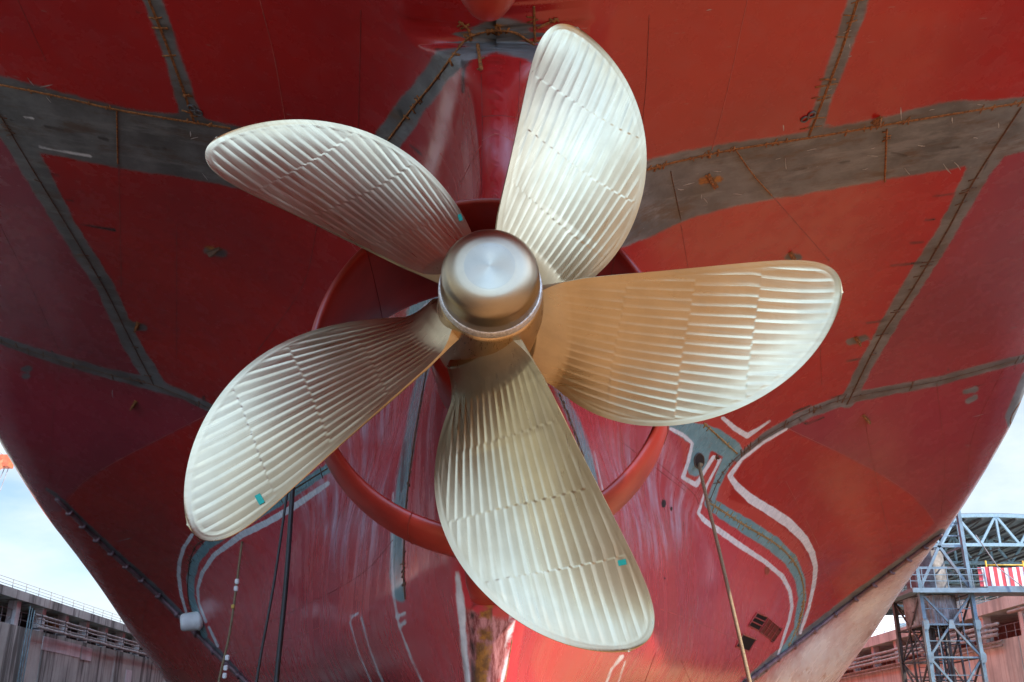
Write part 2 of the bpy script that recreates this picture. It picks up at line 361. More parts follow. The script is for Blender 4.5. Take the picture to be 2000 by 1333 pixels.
def build_hull():
    V = np.concatenate([np.stack([Xs, Ys, Zs], -1).reshape(-1, 3), np.stack([-Xs, Ys, Zs], -1).reshape(-1, 3)])
    idx = np.arange(nr * nc).reshape(nr, nc)
    q = np.stack([idx[:-1, :-1], idx[1:, :-1], idx[1:, 1:], idx[:-1, 1:]], -1).reshape(-1, 4)
    Q = np.concatenate([q, q[:, ::-1] + nr * nc])
    me = bpy.data.meshes.new("ship_hull")
    me.from_pydata(V.tolist(), [], Q.tolist())
    bm = bmesh.new(); bm.from_mesh(me)
    # close transom, bow end and deck
    bm.verts.ensure_lookup_table()
    A, B = 0, nr * nc
    tr = [bm.verts[A + j] for j in range(nc)]; tl = [bm.verts[B + j] for j in range(nc)]
    for j in range(7 * NPI, nc - 1):
        bm.faces.new((tr[j + 1], tr[j], tl[j], tl[j + 1]))
    fr = [bm.verts[A + (nr - 1) * nc + j] for j in range(nc)]; fl = [bm.verts[B + (nr - 1) * nc + j] for j in range(nc)]
    for j in range(nc - 1): bm.faces.new((fr[j], fr[j + 1], fl[j + 1], fl[j]))
    for i in range(nr - 1):
        a = A + i * nc + nc - 1; b = B + i * nc + nc - 1
        bm.faces.new((bm.verts[a], bm.verts[a + nc], bm.verts[b + nc], bm.verts[b]))
    bmesh.ops.remove_doubles(bm, verts=bm.verts, dist=1e-4)
    bmesh.ops.dissolve_degenerate(bm, dist=1e-5, edges=bm.edges)
    bmesh.ops.recalc_face_normals(bm, faces=bm.faces)
    bm.to_mesh(me); bm.free()
    for p in me.polygons: p.use_smooth = True
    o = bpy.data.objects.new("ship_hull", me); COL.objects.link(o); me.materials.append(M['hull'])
    return o
hull = build_hull()
tag(hull, "huge red ship stern with grey primer bands, standing in a dry dock", "ship")
_bm = bmesh.new(); _bm.from_mesh(hull.data); HB = BVHTree.FromBMesh(_bm); _bm.free()
def onhull(px, py, off=0.0):
    d = ray(px, py).normalized()
    h = HB.ray_cast(ORG, d)
    if h[0] is None: return None, None
    n = h[1] if h[1].dot(d) < 0 else -h[1]
    return h[0] + n * off, n

# ---- paint: signed distances (metres) stored per hull vertex; (photo x, photo y, half width)
GREY = [
    [(-150, 175, 50), (0, 205, 55), (100, 240, 62), (235, 270, 58), (350, 285, 60), (470, 308, 60), (560, 330, 55), (660, 362, 50), (745, 395, 30)],
    [(275, -60, 19), (299, 0, 18), (340, 120, 16), (362, 195, 18), (375, 240, 22)],
    [(-40, 150, 26), (0, 225, 22), (70, 335, 24), (128, 440, 19), (205, 560, 17), (255, 670, 17), (303, 748, 17)],
    [(-80, 640, 7), (0, 665, 8), (110, 702, 9), (230, 735, 10), (302, 752, 13), (360, 772, 8), (415, 800, 8), (480, 850, 7)],
    [(1130, 440, 70), (1225, 400, 75), (1330, 363, 66), (1430, 341, 62), (1530, 326, 60), (1625, 310, 60), (1728, 290, 60), (1860, 264, 66), (2000, 243, 52), (2150, 215, 50)],
    [(1985, 225, 30), (1905, 345, 22), (1850, 450, 18), (1790, 545, 18), (1735, 635, 16), (1690, 715, 14), (1655, 785, 13)],
    [(1690, -60, 21), (1677, 0, 20), (1640, 110, 17), (1605, 210, 14), (1592, 262, 15)],
    [(2080, 675, 8), (2000, 700, 8), (1830, 745, 9), (1660, 778, 10), (1580, 806, 10), (1500, 850, 9), (1440, 897, 6)],
    [(700, 345, 30), (752, 283, 28), (800, 215, 27), (850, 150, 25), (895, 92, 30), (930, 70, 34), (985, 66, 36), (1040, 78, 34), (1090, 130, 26), (1150, 215, 26), (1210, 300, 26)],
    [(1040, 60, 24), (1090, 38, 14)],
    [(2010, 735, 14), (1975, 815, 12), (1988, 850, 10)],
    [(402, 490, 6), (436, 496, 9)], [(1660, 668, 7), (1690, 660, 6)], [(1538, 503, 7), (1558, 503, 8)],
    [(1884, 766, 4), (1905, 760, 6)], [(1890, 785, 5), (1905, 776, 6)], [(45, 722, 5), (58, 720, 5)], [(46, 736, 4), (54, 734, 5)], [(245, 635, 9), (280, 640, 7)],
    [(90, 955, 3), (110, 968, 4), (200, 1060, 8), (300, 1150, 8), (420, 1270, 8), (480, 1333, 6)],
    [(1840, 1040, 7), (1690, 1150, 9), (1520, 1280, 10), (1440, 1350, 8)],
]
TEAL = [
    [(835, 700, 10), (815, 770, 11), (800, 850, 11), (785, 950, 12), (775, 1050, 13), (774, 1120, 13), (780, 1165, 11)],
    [(1080, 740, 8), (1105, 790, 9), (1130, 840, 10), (1150, 900, 10), (1162, 960, 10)],
    [(815, 612, 20), (850, 590, 24)],
    [(1310, 822, 14), (1350, 845, 20), (1395, 858, 22), (1430, 880, 20)], [(1375, 850, 22), (1362, 900, 20), (1358, 915, 16)],
    [(1430, 882, 12), (1408, 925, 9), (1393, 965, 8), (1385, 985, 9)],
    [(1385, 982, 10), (1410, 1000, 13), (1460, 1030, 15), (1510, 1062, 15), (1545, 1095, 13), (1562, 1130, 10), (1567, 1170, 8), (1556, 1230, 7), (1532, 1272, 6)],
    [(640, 915, 9), (553, 974, 10), (470, 1025, 9), (405, 1065, 9), (382, 1095, 9), (372, 1130, 8), (374, 1165, 6), (382, 1195, 7), (400, 1241, 6)],
]
WHITE = [
    [(1412, 817, 5), (1435, 837, 7), (1459, 852, 7), (1483, 837, 4), (1505, 822, 3)],
    [(1537, 838, 3), (1492, 864, 4), (1450, 897, 4), (1425, 930, 6), (1441, 952, 9), (1468, 976, 11), (1504, 998, 12), (1540, 1022, 12), (1570, 1052, 10), (1586, 1080, 8), (1593, 1107, 6), (1590, 1140, 5), (1580, 1187, 4), (1563, 1237, 4)],
    [(1310, 838, 4), (1334, 850, 5), (1352, 866, 4), (1345, 900, 4), (1334, 933, 5), (1360, 948, 6), (1376, 920, 4), (1394, 893, 5), (1406, 898, 4), (1393, 925, 3), (1381, 948, 3), (1364, 1003, 4), (1378, 1019, 6), (1399, 1033, 7), (1444, 1065, 7), (1492, 1096, 6), (1528, 1126, 6), (1543, 1155, 5), (1547, 1185, 4), (1541, 1214, 4), (1519, 1281, 3)],
    [(640, 945, 6), (570, 993, 8), (520, 1022, 8), (472, 1045, 8), (418, 1085, 6), (395, 1119, 5), (386, 1150, 4), (388, 1177, 3), (402, 1215, 4)],
    [(375, 1045, 5), (358, 1072, 5), (350, 1100, 5), (349, 1125, 5), (354, 1163, 4), (366, 1205, 3)],
    [(893, 1120, 6), (900, 1180, 9), (905, 1250, 8), (915, 1350, 7)], [(1003, 1195, 8), (992, 1260, 7), (978, 1350, 6)],
    [(684, 1206, 3), (692, 1202, 4), (700, 1199, 3)], [(683, 1215, 2), (700, 1275, 2), (728, 1340, 2)], [(705, 1205, 2), (722, 1270, 2), (748, 1335, 3)],
    [(776, 1206, 5), (790, 1200, 5)], [(780, 1222, 4), (791, 1218, 4)], [(768, 960, 2), (765, 1080, 2), (768, 1160, 3), (780, 1225, 2), (805, 1290, 2), (830, 1345, 3)],
    [(1215, 1283, 5), (1200, 1300, 2)], [(1195, 1305, 2), (1180, 1345, 3)], [(1222, 1290, 2), (1205, 1340, 2)],
    [(408, 1225, 3), (425, 1262, 4)], [(1160, 880, 2), (1178, 960, 2)],
    [(38, 229, 3), (70, 233, 4)], [(70, 285, 3), (100, 292, 3), (180, 306, 4)],
    [(822, 608, 3), (838, 590, 3)], [(830, 625, 3), (850, 600, 3)],
]
RUST = [[(960, 1130, 9), (948, 1200, 13), (945, 1270, 14), (938, 1350, 13)],
        [(905, 60, 8), (925, 80, 10), (940, 60, 6)], [(1040, 20, 3), (1043, 60, 4)], [(1035, 70, 4), (1090, 38, 4)], [(935, 95, 3), (940, 135, 3)],
        [(1370, 355, 8), (1410, 350, 6)], [(1021, 90, 3), (1022, 115, 2)], [(405, 485, 5), (420, 490, 5)],
        [(1570, 1175, 2), (1556, 1240, 2)], [(952, 52, 5), (1000, 50, 6), (1025, 62, 5)]]
DARK = [[(155, 438, 2), (225, 450, 3)], [(98, 340, 2), (122, 345, 2)], [(130, 390, 2), (143, 394, 2)], [(905, 120, 4), (904, 180, 3)], [(845, 90, 3), (865, 100, 3)], [(863, 70, 2), (868, 100, 4)],
        [(938, 110, 4), (941, 140, 3)], [(1822, 384, 1.5), (1866, 379, 1.5)], [(1800, 432, 1.5), (1830, 428, 1.5)], [(1773, 476, 1.5), (1803, 473, 1.5)], [(1740, 520, 2), (1800, 513, 2)],
        [(1692, 632, 1.8), (1730, 626, 1.8)], [(1652, 706, 1.5), (1684, 701, 1.5)], [(1620, 778, 1.8), (1652, 771, 1.8)], [(1550, 806, 2), (1584, 792, 2)], [(1575, 829, 1.8), (1610, 815, 1.8)],
        [(1560, 818, 2), (1572, 828, 2)], [(1825, 752, 1.5), (1853, 722, 1.5)], [(1905, 755, 1), (1970, 737, 1)], [(1979, 724, 1), (1990, 705, 1)],
        [(800, 285, 3), (825, 303, 3)], [(780, 215, 4), (790, 235, 4)], [(190, 268, 2), (215, 275, 3)], [(290, 288, 2), (322, 292, 3)], [(85, 247, 2), (128, 256, 2)], [(18, 235, 2), (38, 233, 2)],
        [(1735, 298, 3), (1770, 305, 2)], [(1835, 291, 2), (1880, 288, 2)], [(1920, 281, 2), (1945, 278, 2)], [(1632, 320, 2), (1660, 316, 2)], [(1530, 335, 2), (1580, 328, 2)],
        [(397, 775, 3), (399, 782, 3)], [(375, 797, 2), (384, 790, 2)], [(100, 685, 1.5), (120, 712, 1.5)], [(262, 22, 2), (280, 27, 3)], [(345, 40, 2), (358, 44, 2)],
        [(355, 205, 2), (365, 230, 5)], [(325, 120, 3), (345, 180, 4)], [(1615, 130, 1.5), (1628, 124, 1.5)], [(1585, 190, 2), (1600, 193, 2)], [(1596, 160, 2), (1608, 164, 2)],
        [(928, 1150, 5), (922, 1210, 4), (925, 1340, 4)], [(958, 1190, 3), (955, 1280, 3), (955, 1340, 3)],
        [(1955, 275, 1.5), (1895, 375, 2)], [(1885, 385, 3), (1880, 400, 3)],
        [(790, 860, 2), (784, 960, 2)]]
ZONE = [
    [(-900, -400), (-500, 0), (0, 228), (70, 335), (128, 440), (205, 560), (257, 675), (303, 752), (360, 775), (415, 798), (425, 803), (340, 845), (230, 900), (165, 942), (130, 975), (120, 1000), (60, 1000), (-900, 900)],
    [(2900, -400), (2500, -100), (1992, 215), (1905, 345), (1850, 450), (1790, 545), (1735, 635), (1690, 715), (1657, 780), (1580, 808), (1537, 836), (1560, 850), (1640, 885), (1720, 927), (1780, 968), (1815, 1005), (1826, 1022), (1760, 1085), (1600, 1215), (1450, 1335), (1500, 1500), (3000, 1500)],
]
def seg_dist(px, py, poly):
    d = np.full(px.shape, 1e4); 
    P = np.array(poly, float)
    lo = P[:, :2].min(0) - 120; hi = P[:, :2].max(0) + 120
    m = np.where((px > lo[0]) & (px < hi[0]) & (py > lo[1]) & (py < hi[1]))[0]
    if len(m) == 0: return d
    x, y = px[m], py[m]; best = np.full(len(m), 1e4)
    for a, b in zip(P, P[1:]):
        ab = b[:2] - a[:2]; L = ab @ ab + 1e-9
        t = np.clip(((x - a[0]) * ab[0] + (y - a[1]) * ab[1]) / L, 0, 1)
        q = np.hypot(x - a[0] - t * ab[0], y - a[1] - t * ab[1]) - (a[2] + t * (b[2] - a[2]))
        best = np.minimum(best, q)
    d[m] = best; return d
def poly_sd(px, py, poly):
    ins = np.zeros(px.shape, bool); d = np.full(px.shape, 1e9); P = poly + [poly[0]]
    for (x1, y1), (x2, y2) in zip(P, P[1:]):
        c = ((y1 > py) != (y2 > py)) & (px < (x2 - x1) * (py - y1) / ((y2 - y1) or 1e-9) + x1); ins ^= c
        L = (x2 - x1) ** 2 + (y2 - y1) ** 2
        t = np.clip(((px - x1) * (x2 - x1) + (py - y1) * (y2 - y1)) / L, 0, 1)
        d = np.minimum(d, np.hypot(px - x1 - t * (x2 - x1), py - y1 - t * (y2 - y1)))
    return np.where(ins, -d, d)
WELDPX = [[(-60, 155), (0, 165), (110, 187), (230, 214), (380, 239), (450, 250)], [(283, -25), (292, 0), (340, 122), (380, 238)], [(-5, 215), (0, 225), (60, 325), (130, 440), (205, 565), (255, 665), (300, 752)],
    [(-20, 660), (110, 702), (230, 736), (302, 753), (415, 800)], [(1262, 331), (1330, 313), (1440, 290), (1590, 267), (1730, 243), (1860, 222), (2010, 197)], [(1684, -25), (1677, 0), (1640, 112), (1603, 210), (1581, 266)],
    [(1995, 210), (1905, 350), (1850, 452), (1780, 570), (1720, 660), (1655, 790)], [(2010, 697), (1830, 745), (1660, 777), (1580, 806), (1500, 850), (1440, 893), (1408, 930), (1385, 980)],
    [(750, 285), (800, 218), (850, 157), (905, 83), (935, 66), (975, 60), (1010, 66), (1045, 90)], [(1043, 12), (1044, 60)], [(1048, 56), (1090, 36)], [(228, 217), (230, 320)], [(1437, 293), (1508, 383)], [(1732, 252), (1728, 355)]]
def paint(o):
    me = o.data; n = len(me.vertices); co = np.empty(n * 3); me.vertices.foreach_get('co', co); co = co.reshape(-1, 3)
    px, py, dep = project(co)
    far = (co[:, 1] > 75) | (co[:, 2] > 21.2)
    def put(name, d):
        a = me.attributes.new(name, 'FLOAT', 'POINT'); d = np.clip(d * dep / FPX, -5, 5); d[far] = 5
        a.data.foreach_set('value', d.astype(np.float32))
    def mn(lst, grow=0): 
        d = np.full(n, 1e4)
        for p in lst: d = np.minimum(d, seg_dist(px, py, p))
        return d - grow
    put('weldrust', mn([[(x, y, 2) for x, y in q] for q in WELDPX]) )
    put('grey', mn(GREY)); tl = mn(TEAL); put('teal', tl); w = mn([[(x, y, h_ * .82 - .3) for x, y, h_ in q] for q in WHITE]); put('white', w); put('rust', mn(RUST)); put('dark', mn(DARK))
    halo = [[(1340, 860, 14), (1370, 830, 16), (1440, 870, 22), (1415, 930, 18), (1400, 985, 16), (1470, 1020, 28), (1540, 1075, 26), (1575, 1130, 20), (1572, 1180, 16), (1545, 1260, 12)],
            [(1400, 830, 20), (1455, 875, 18), (1530, 835, 8)], [(915, 1200, 14), (918, 1340, 14)], [(978, 1200, 14), (970, 1340, 14)], [(1340, 870, 8), (1345, 930, 12), (1385, 900, 16), (1378, 950, 10)]]
    put('halo', mn(halo))
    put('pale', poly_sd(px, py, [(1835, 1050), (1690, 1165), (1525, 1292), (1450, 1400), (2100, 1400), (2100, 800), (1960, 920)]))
    chk = [[(580, 950), (640, 900), (735, 880), (765, 960), (765, 1090), (700, 1125), (640, 1085)], [(1175, 850), (1290, 850), (1350, 960), (1345, 1040), (1290, 1090), (1205, 1075)],
           [(835, 770), (868, 770), (872, 1030), (838, 1030)], [(945, 275), (1000, 275), (1000, 390), (945, 390)], [(700, 780), (775, 760), (770, 860), (680, 870)]]
    ch = np.full(n, 1e4)
    for p_ in chk: ch = np.minimum(ch, poly_sd(px, py, p_))
    put('chalk_and_sheen', ch); put('lower', poly_sd(px, py, [(640, 820), (560, 970), (390, 1060), (360, 1150), (395, 1250), (520, 1420), (1430, 1420), (1545, 1275), (1568, 1170), (1555, 1100), (1380, 985), (1320, 840), (1120, 760), (830, 640)]))
    brush = [[(905, 1190), (1000, 1210), (985, 1340), (915, 1340)]]; put('brush', poly_sd(px, py, brush[0]))
    z = np.minimum(poly_sd(px, py, ZONE[0]), poly_sd(px, py, ZONE[1])); put('zone', z)
paint(hull)

# ---- weld beads, scars, plate seams
def hull_line(px, off, n):
    out = []
    for (x, y) in catmull(px, n):
        p, nr_ = onhull(x, y, off)
        if p is not None: out.append((p, nr_))
    return out
def weld(name, px, r, mat, n=60, scars=0, slen=.22, jit=.25, double=False):
    ln = hull_line(px, r * .3, n)
    if len(ln) < 3: return
    bm = bmesh.new(); lr = random.Random(str(px))
    pts = [p for p, _ in ln]
    tube(bm, pts, lambda i: r * (1 + jit * (lr.random() - .5) * 2), 6)
    if double:
        q = []
        for i, (p, nn) in enumerate(ln):
            t = (pts[min(i + 1, len(pts) - 1)] - pts[max(i - 1, 0)]).normalized(); q.append(p + t.cross(nn) * r * 2.3)
        tube(bm, q, lambda i: r * (1 + jit * (lr.random() - .5) * 2), 6)
    for s in range(scars):
        i = lr.randrange(1, len(pts) - 1); p, nn = ln[i]
        t = (pts[i + 1] - pts[i - 1]).normalized(); sd = t.cross(nn).normalized()
        a = sd * (slen * lr.uniform(.15, .8)); b = -sd * (slen * lr.uniform(.1, .6))
        w = t * lr.uniform(-.04, .04)
        beam(bm, p + a + w, p + b - w, lr.uniform(.02, .05), lr.uniform(.012, .022), nn)
    return mesh_obj(name, bm, mat, hull, True)
B_, O_, Y_ = M['bead'], M['oldbead'], M['yellowbead']
weld("weld_bead", [(-60, 155), (0, 165), (110, 187), (230, 214), (380, 239), (450, 250)], .014, B_, 90, 10, .16, double=True)
weld("weld_bead", [(283, -25), (292, 0), (340, 122), (380, 238)], .014, B_, 60, 12, .28, double=True)
weld("weld_bead", [(-5, 215), (0, 225), (60, 325), (130, 440), (205, 565), (255, 665), (300, 752)], .013, O_, 90, 12, .3)
weld("weld_bead", [(-20, 660), (110, 702), (230, 736), (302, 753), (415, 800)], .013, O_, 70, 12, .4)
weld("weld_bead", [(1262, 331), (1330, 313), (1440, 290), (1590, 267), (1730, 243), (1860, 222), (2010, 197)], .015, B_, 120, 34, .22, double=True)
weld("weld_bead", [(1684, -25), (1677, 0), (1640, 112), (1603, 210), (1581, 266)], .014, B_, 70, 14, .42, double=True)
weld("weld_bead", [(1995, 210), (1905, 350), (1850, 452), (1780, 570), (1720, 660), (1655, 790)], .013, O_, 90, 16, .35, double=True)
weld("weld_bead", [(2010, 697), (1830, 745), (1660, 777), (1580, 806), (1500, 850), (1440, 893), (1408, 930), (1385, 980)], .014, O_, 110, 26, .4)
weld("weld_bead", [(750, 285), (800, 218), (850, 157), (905, 83), (935, 66), (975, 60), (1010, 66), (1045, 90)], .022, B_, 90, 22, .16, .35)
weld("weld_bead", [(1043, 12), (1044, 60), (1046, 85)], .024, B_, 14, 3, .2)
weld("weld_bead", [(1048, 56), (1090, 36)], .024, B_, 12, 2, .2)
weld("weld_bead", [(896, 42), (915, 58), (920, 80)], .024, B_, 16, 2, .2)
weld("weld_bead", [(933, 88), (940, 138)], .035, B_, 14, 2, .2)
weld("weld_bead", [(1384, 980), (1450, 1022), (1520, 1065), (1556, 1105), (1570, 1150), (1566, 1200), (1540, 1265)], .017, Y_, 100, 36, .4, .3, True)
weld("weld_bead", [(1375, 827), (1440, 886)], .03, Y_, 20, 4, .2)
weld("weld_bead", [(640, 915), (553, 968), (405, 1050), (376, 1080), (367, 1130), (370, 1180), (392, 1240)], .022, O_, 80, 22, .4)
weld("weld_bead", [(228, 217), (230, 320)], .02, B_, 20); weld("weld_bead", [(1437, 293), (1470, 340), (1508, 383)], .02, B_, 26)
weld("weld_bead", [(1732, 252), (1728, 355)], .024, B_, 20, 3, .2); weld("weld_bead", [(1310, 335), (1330, 430)], .012, O_, 20)
weld("weld_bead", [(838, 700), (812, 850), (795, 980), (789, 1100), (792, 1170)], .02, O_, 60, 16, .25)
weld("weld_bead", [(1092, 770), (1128, 860), (1150, 930)], .016, O_, 30, 8, .2)
weld("weld_bead", [(2003, 770), (1975, 815), (1978, 838), (1990, 855)], .016, B_, 20)
SEAMS = [([(505, -10), (535, 110), (558, 240)], 'paleseam'), ([(1462, -10), (1420, 180), (1390, 295)], 'paleseam'), ([(1268, 30), (1262, 160), (1255, 240)], 'seam'),
    ([(30, -10), (90, 120)], 'seam'), ([(0, 440), (60, 560), (118, 690)], 'seam'), ([(120, 705), (105, 800), (97, 900), (98, 985)], 'seam'), ([(705, 20), (700, 260)], 'seam'),
    ([(232, 325), (237, 560)], 'seam'), ([(345, 440), (345, 700)], 'seam'), ([(620, 440), (590, 560), (500, 690)], 'seam'), ([(1510, 385), (1620, 510)], 'seam'), ([(1330, 440), (1345, 530)], 'seam'),
    ([(1600, 630), (1605, 750)], 'seam'), ([(1830, 750), (1845, 900), (1838, 1010)], 'seam'), ([(1690, 820), (1700, 880), (1745, 1090)], 'seam'), ([(1535, 940), (1600, 1070), (1635, 1170)], 'paleseam'),
    ([(1050, 620), (1040, 480)], 'seam'), ([(420, 803), (330, 848), (230, 900), (165, 940), (128, 985)], 'paleseam'), ([(1540, 838), (1640, 885), (1720, 927), (1790, 975), (1826, 1022)], 'paleseam'),
    ([(640, 1220), (560, 1250), (480, 1270), (440, 1280)], 'paleseam'), ([(1290, 1190), (1360, 1215), (1430, 1245), (1520, 1285)], 'paleseam'), ([(768, 1055), (720, 1110), (660, 1150), (560, 1200), (500, 1225)], 'seam'),
    ([(1280, 900), (1350, 960), (1365, 985)], 'seam'), ([(1340, 960), (1210, 860)], 'seam'), ([(285, 1175), (278, 1235), (300, 1290)], 'seam'), ([(1480, 1250), (1400, 1320)], 'seam'), ([(1330, 1290), (1350, 1335)], 'seam'),
    ([(940, 145), (942, 250), (940, 390)], 'seam'), ([(1016, 120), (1012, 240), (1010, 340)], 'seam'), ([(942, 228), (975, 226), (1010, 230)], 'seam'), ([(940, 285), (930, 300), (895, 365)], 'paleseam'), ([(942, 275), (970, 262), (1003, 275)], 'paleseam'),
    ([(860, 300), (885, 345), (897, 390)], 'paleseam'), ([(700, 920), (660, 1020), (655, 1100)], 'seam'), ([(770, 800), (720, 920)], 'paleseam'), ([(600, 950), (560, 980), (545, 1060)], 'seam'),
    ([(1290, 1255), (1275, 1290), (1255, 1345)], 'seam'), ([(1000, 1250), (985, 1340)], 'yellowbead'), ([(1400, 1040), (1380, 1180)], 'paleseam'), ([(1345, 1000), (1340, 1090)], 'paleseam'),
    ([(1960, 720), (1900, 850), (1890, 960)], 'seam'), ([(800, 1010), (795, 1110)], 'paleseam')]
for px, mt in SEAMS:
    weld("plate_seam", px, .0065, M[mt], 40, 0, jit=.3)

M['chalk_and_sheen'] = simple("chalk_white", (.55, .54, .55), .8, vary=.2)
lr = random.Random(21)
def chalk_and_sheen(px, py, ln, ang):
    dx, dy = math.cos(ang) * ln / 2, math.sin(ang) * ln / 2
    L_ = hull_line([(px - dx, py - dy), (px + lr.uniform(-1, 1), py + lr.uniform(-1, 1)), (px + dx, py + dy)], .003, 6)
    if len(L_) > 3:
        bm = bmesh.new(); P = [p for p, _ in L_]; d_ = (P[-1] - P[0]).normalized(); prev = None
        for i, (p, n) in enumerate(L_):
            w = d_.cross(n).normalized() * lr.uniform(.008, .02) * (1 - abs(i / 6 - .5) * 1.4)
            cur = (bm.verts.new(p + w), bm.verts.new(p - w))
            if prev: bm.faces.new((prev[0], prev[1], cur[1], cur[0]))
            prev = cur
        bmesh.ops.solidify(bm, geom=bm.faces[:], thickness=.004)
        mesh_obj("chalk_mark", bm, M['chalk_and_sheen'], hull)
for q in ((1370, 385), (1378, 392), (1800, 285), (1905, 270), (1870, 325), (1850, 330), (1772, 335), (1440, 380), (1520, 310), (1535, 320), (1705, 290), (1704, 305), (1585, 293), (1660, 90), (1655, 62), (1660, 110), (1620, 175), (60, 160), (90, 168), (95, 195), (380, 270), (372, 262), (400, 345), (1530, 250), (1820, 215), (1760, 222), (1915, 205), (1860, 235), (240, 1055), (250, 1053), (1385, 20), (220, 770), (1910, 812), (1980, 640), (690, 560), (1345, 360), (1330, 370), (1400, 335), (1950, 245), (1690, 330)):
    chalk_and_sheen(q[0], q[1], lr.uniform(6, 26), lr.choice((-.2, -.25, .1, 1.5, .9)))
# ---- small fittings on the hull
def hull_frame(px, py):
    p, n = onhull(px, py)
    up = Vector((0, 0, 1)); s = n.cross(up).normalized(); t = s.cross(n)
    return p, n, s, t
def lug(px, py, w, h, rot, mat, name="lifting_lug"):
    p, n, s, t = hull_frame(px, py); c, q = math.cos(rot), math.sin(rot)
    a = s * c + t * q; b = n
    bm = bmesh.new()
    prof = [(-w, -.02), (w, -.02), (w, .25 * h)] + [(w * .55 * math.cos(x), .55 * h + .45 * h * math.sin(x)) for x in np.linspace(0, math.pi, 9)] + [(-w, .25 * h)]
    th = a.cross(b).normalized() * .025
    f1 = [bm.verts.new(p + a * x + b * y + th) for x, y in prof]; f2 = [bm.verts.new(p + a * x + b * y - th) for x, y in prof]
    bm.faces.new(f1); bm.faces.new(f2[::-1])
    for i in range(len(prof)): bm.faces.new((f1[i - 1], f1[i], f2[i], f2[i - 1]))
    beam(bm, p - a * w * 1.1 + th * 1.5, p + a * w * 1.1 + th * 1.5, .05, .05, n); beam(bm, p - a * w * 1.1 - th * 1.5, p + a * w * 1.1 - th * 1.5, .05, .05, n)
    return mesh_obj(name, bm, mat, hull)
lug(418, 490, .28, .22, .3, O_); lug(262, 790, .24, .3, -.5, B_); lug(1692, 818, .30, .28, .45, B_); lug(1547, 500, .22, .2, .1, B_); lug(1390, 354, .30, .16, .15, B_)
lug(1675, 665, .26, .24, .2, B_); lug(268, 637, .26, .24, -.3, B_); lug(1712, 235, .12, .2, 1.4, B_); lug(1400, 893, .1, .12, .4, O_)
for q in ((1578, 228), (382, 215)):
    p, n, s, t = hull_frame(*q); bm = bmesh.new()
    for dz in (-.09, .09):
        c = p + t * dz + n * .02
        tube(bm, [c + s * (.08 * math.cos(x)) + t * (.08 * math.sin(x)) for x in np.linspace(0, 2 * math.pi, 17)], .022, 6, False)
    mesh_obj("pad_eye", bm, M['darksteel'], hull, True)
# bilge keel rails with clips
def bilge(px, name):
    ln = hull_line(px, .07, 80); bm = bmesh.new(); tube(bm, [p for p, _ in ln], .085, 8)
    for i in range(6, len(ln) - 4, 6):
        p, n = ln[i]; t = (ln[i + 1][0] - ln[i - 1][0]).normalized()
        beam(bm, p - t * .07 + n * .03, p + t * .07 + n * .03, .26, .2, n)
    return mesh_obj(name, bm, M['bilge'], hull, True)
M['bilge'] = simple("bilge_rail_paint", (.16, .09, .10), .5, vary=.35, scale=2, dirt=(.05, .03, .03))
bilge([(112, 972), (200, 1060), (300, 1150), (420, 1270), (500, 1345)], "bilge_keel")
bilge([(1838, 1042), (1690, 1152), (1520, 1282), (1430, 1350)], "bilge_keel")
# sea chest openings, hatch grid, stern hole
def patch(name, corners, mat, off=.012, n=6):
    bm = bmesh.new(); g = []
    (x0, y0), (x1, y1), (x2, y2), (x3, y3) = corners
    for i in range(n + 1):
        rw = []
        for j in range(n + 1):
            a, b = i / n, j / n
            x = (1 - a) * (1 - b) * x0 + a * (1 - b) * x1 + a * b * x2 + (1 - a) * b * x3
            y = (1 - a) * (1 - b) * y0 + a * (1 - b) * y1 + a * b * y2 + (1 - a) * b * y3
            rw.append(bm.verts.new(onhull(x, y, off)[0]))
        g.append(rw)
    for i in range(n):
        for j in range(n): bm.faces.new((g[i][j], g[i + 1][j], g[i + 1][j + 1], g[i][j + 1]))
    bmesh.ops.solidify(bm, geom=bm.faces[:], thickness=-.01)
    return mesh_obj(name, bm, mat, hull)
M['hole'] = simple("dark_opening", (.012, .006, .006), .8)
def frame_on(name, corners, mat, r=.03):
    bm = bmesh.new(); P = []
    for (a, b) in zip(corners, corners[1:] + corners[:1]):
        for k in range(5): P.append(onhull(a[0] + (b[0] - a[0]) * k / 5, a[1] + (b[1] - a[1]) * k / 5, .02)[0])
    tube(bm, P + [P[0]], r, 6, False); return mesh_obj(name, bm, mat, hull)
c1 = [(1478, 1197), (1499, 1206), (1481, 1232), (1461, 1222)]
patch("sea_chest", c1, M['hole']); frame_on("sea_chest_rim", c1, M['red'])
bm = bmesh.new()
for k in (.33, .66):
    a = onhull(1478 - 17 * k, 1197 + 25 * k, .03)[0]; b = onhull(1499 - 18 * k, 1206 + 26 * k, .03)[0]; beam(bm, a, b, .05, .05)
mesh_obj("sea_chest_bar", bm, M['red'], hull)
c2 = [(1450, 1239), (1476, 1249), (1462, 1272), (1436, 1263)]
patch("sea_chest", c2, M['hole']); frame_on("sea_chest_rim", c2, M['red'])
M['grid'] = simple("inlet_plate_paint", (.24, .045, .03), .5)
c3 = [(1501, 1209), (1526, 1230), (1510, 1254), (1483, 1234)]
patch("inlet_plate", c3, M['grid']); 
for q in ((1524, 1229), (1509, 1252)): patch("inlet_hole", [(q[0] - 3, q[1] - 3), (q[0] + 3, q[1] - 2), (q[0] + 2, q[1] + 3), (q[0] - 4, q[1] + 2)], M['hole'], .03, 2)
bm = bmesh.new()
for k in (0, .25, .5, .75, 1):
    beam(bm, onhull(1501 + 25 * k, 1209 + 21 * k, .03)[0], onhull(1483 + 27 * k, 1234 + 20 * k, .03)[0], .025, .03)
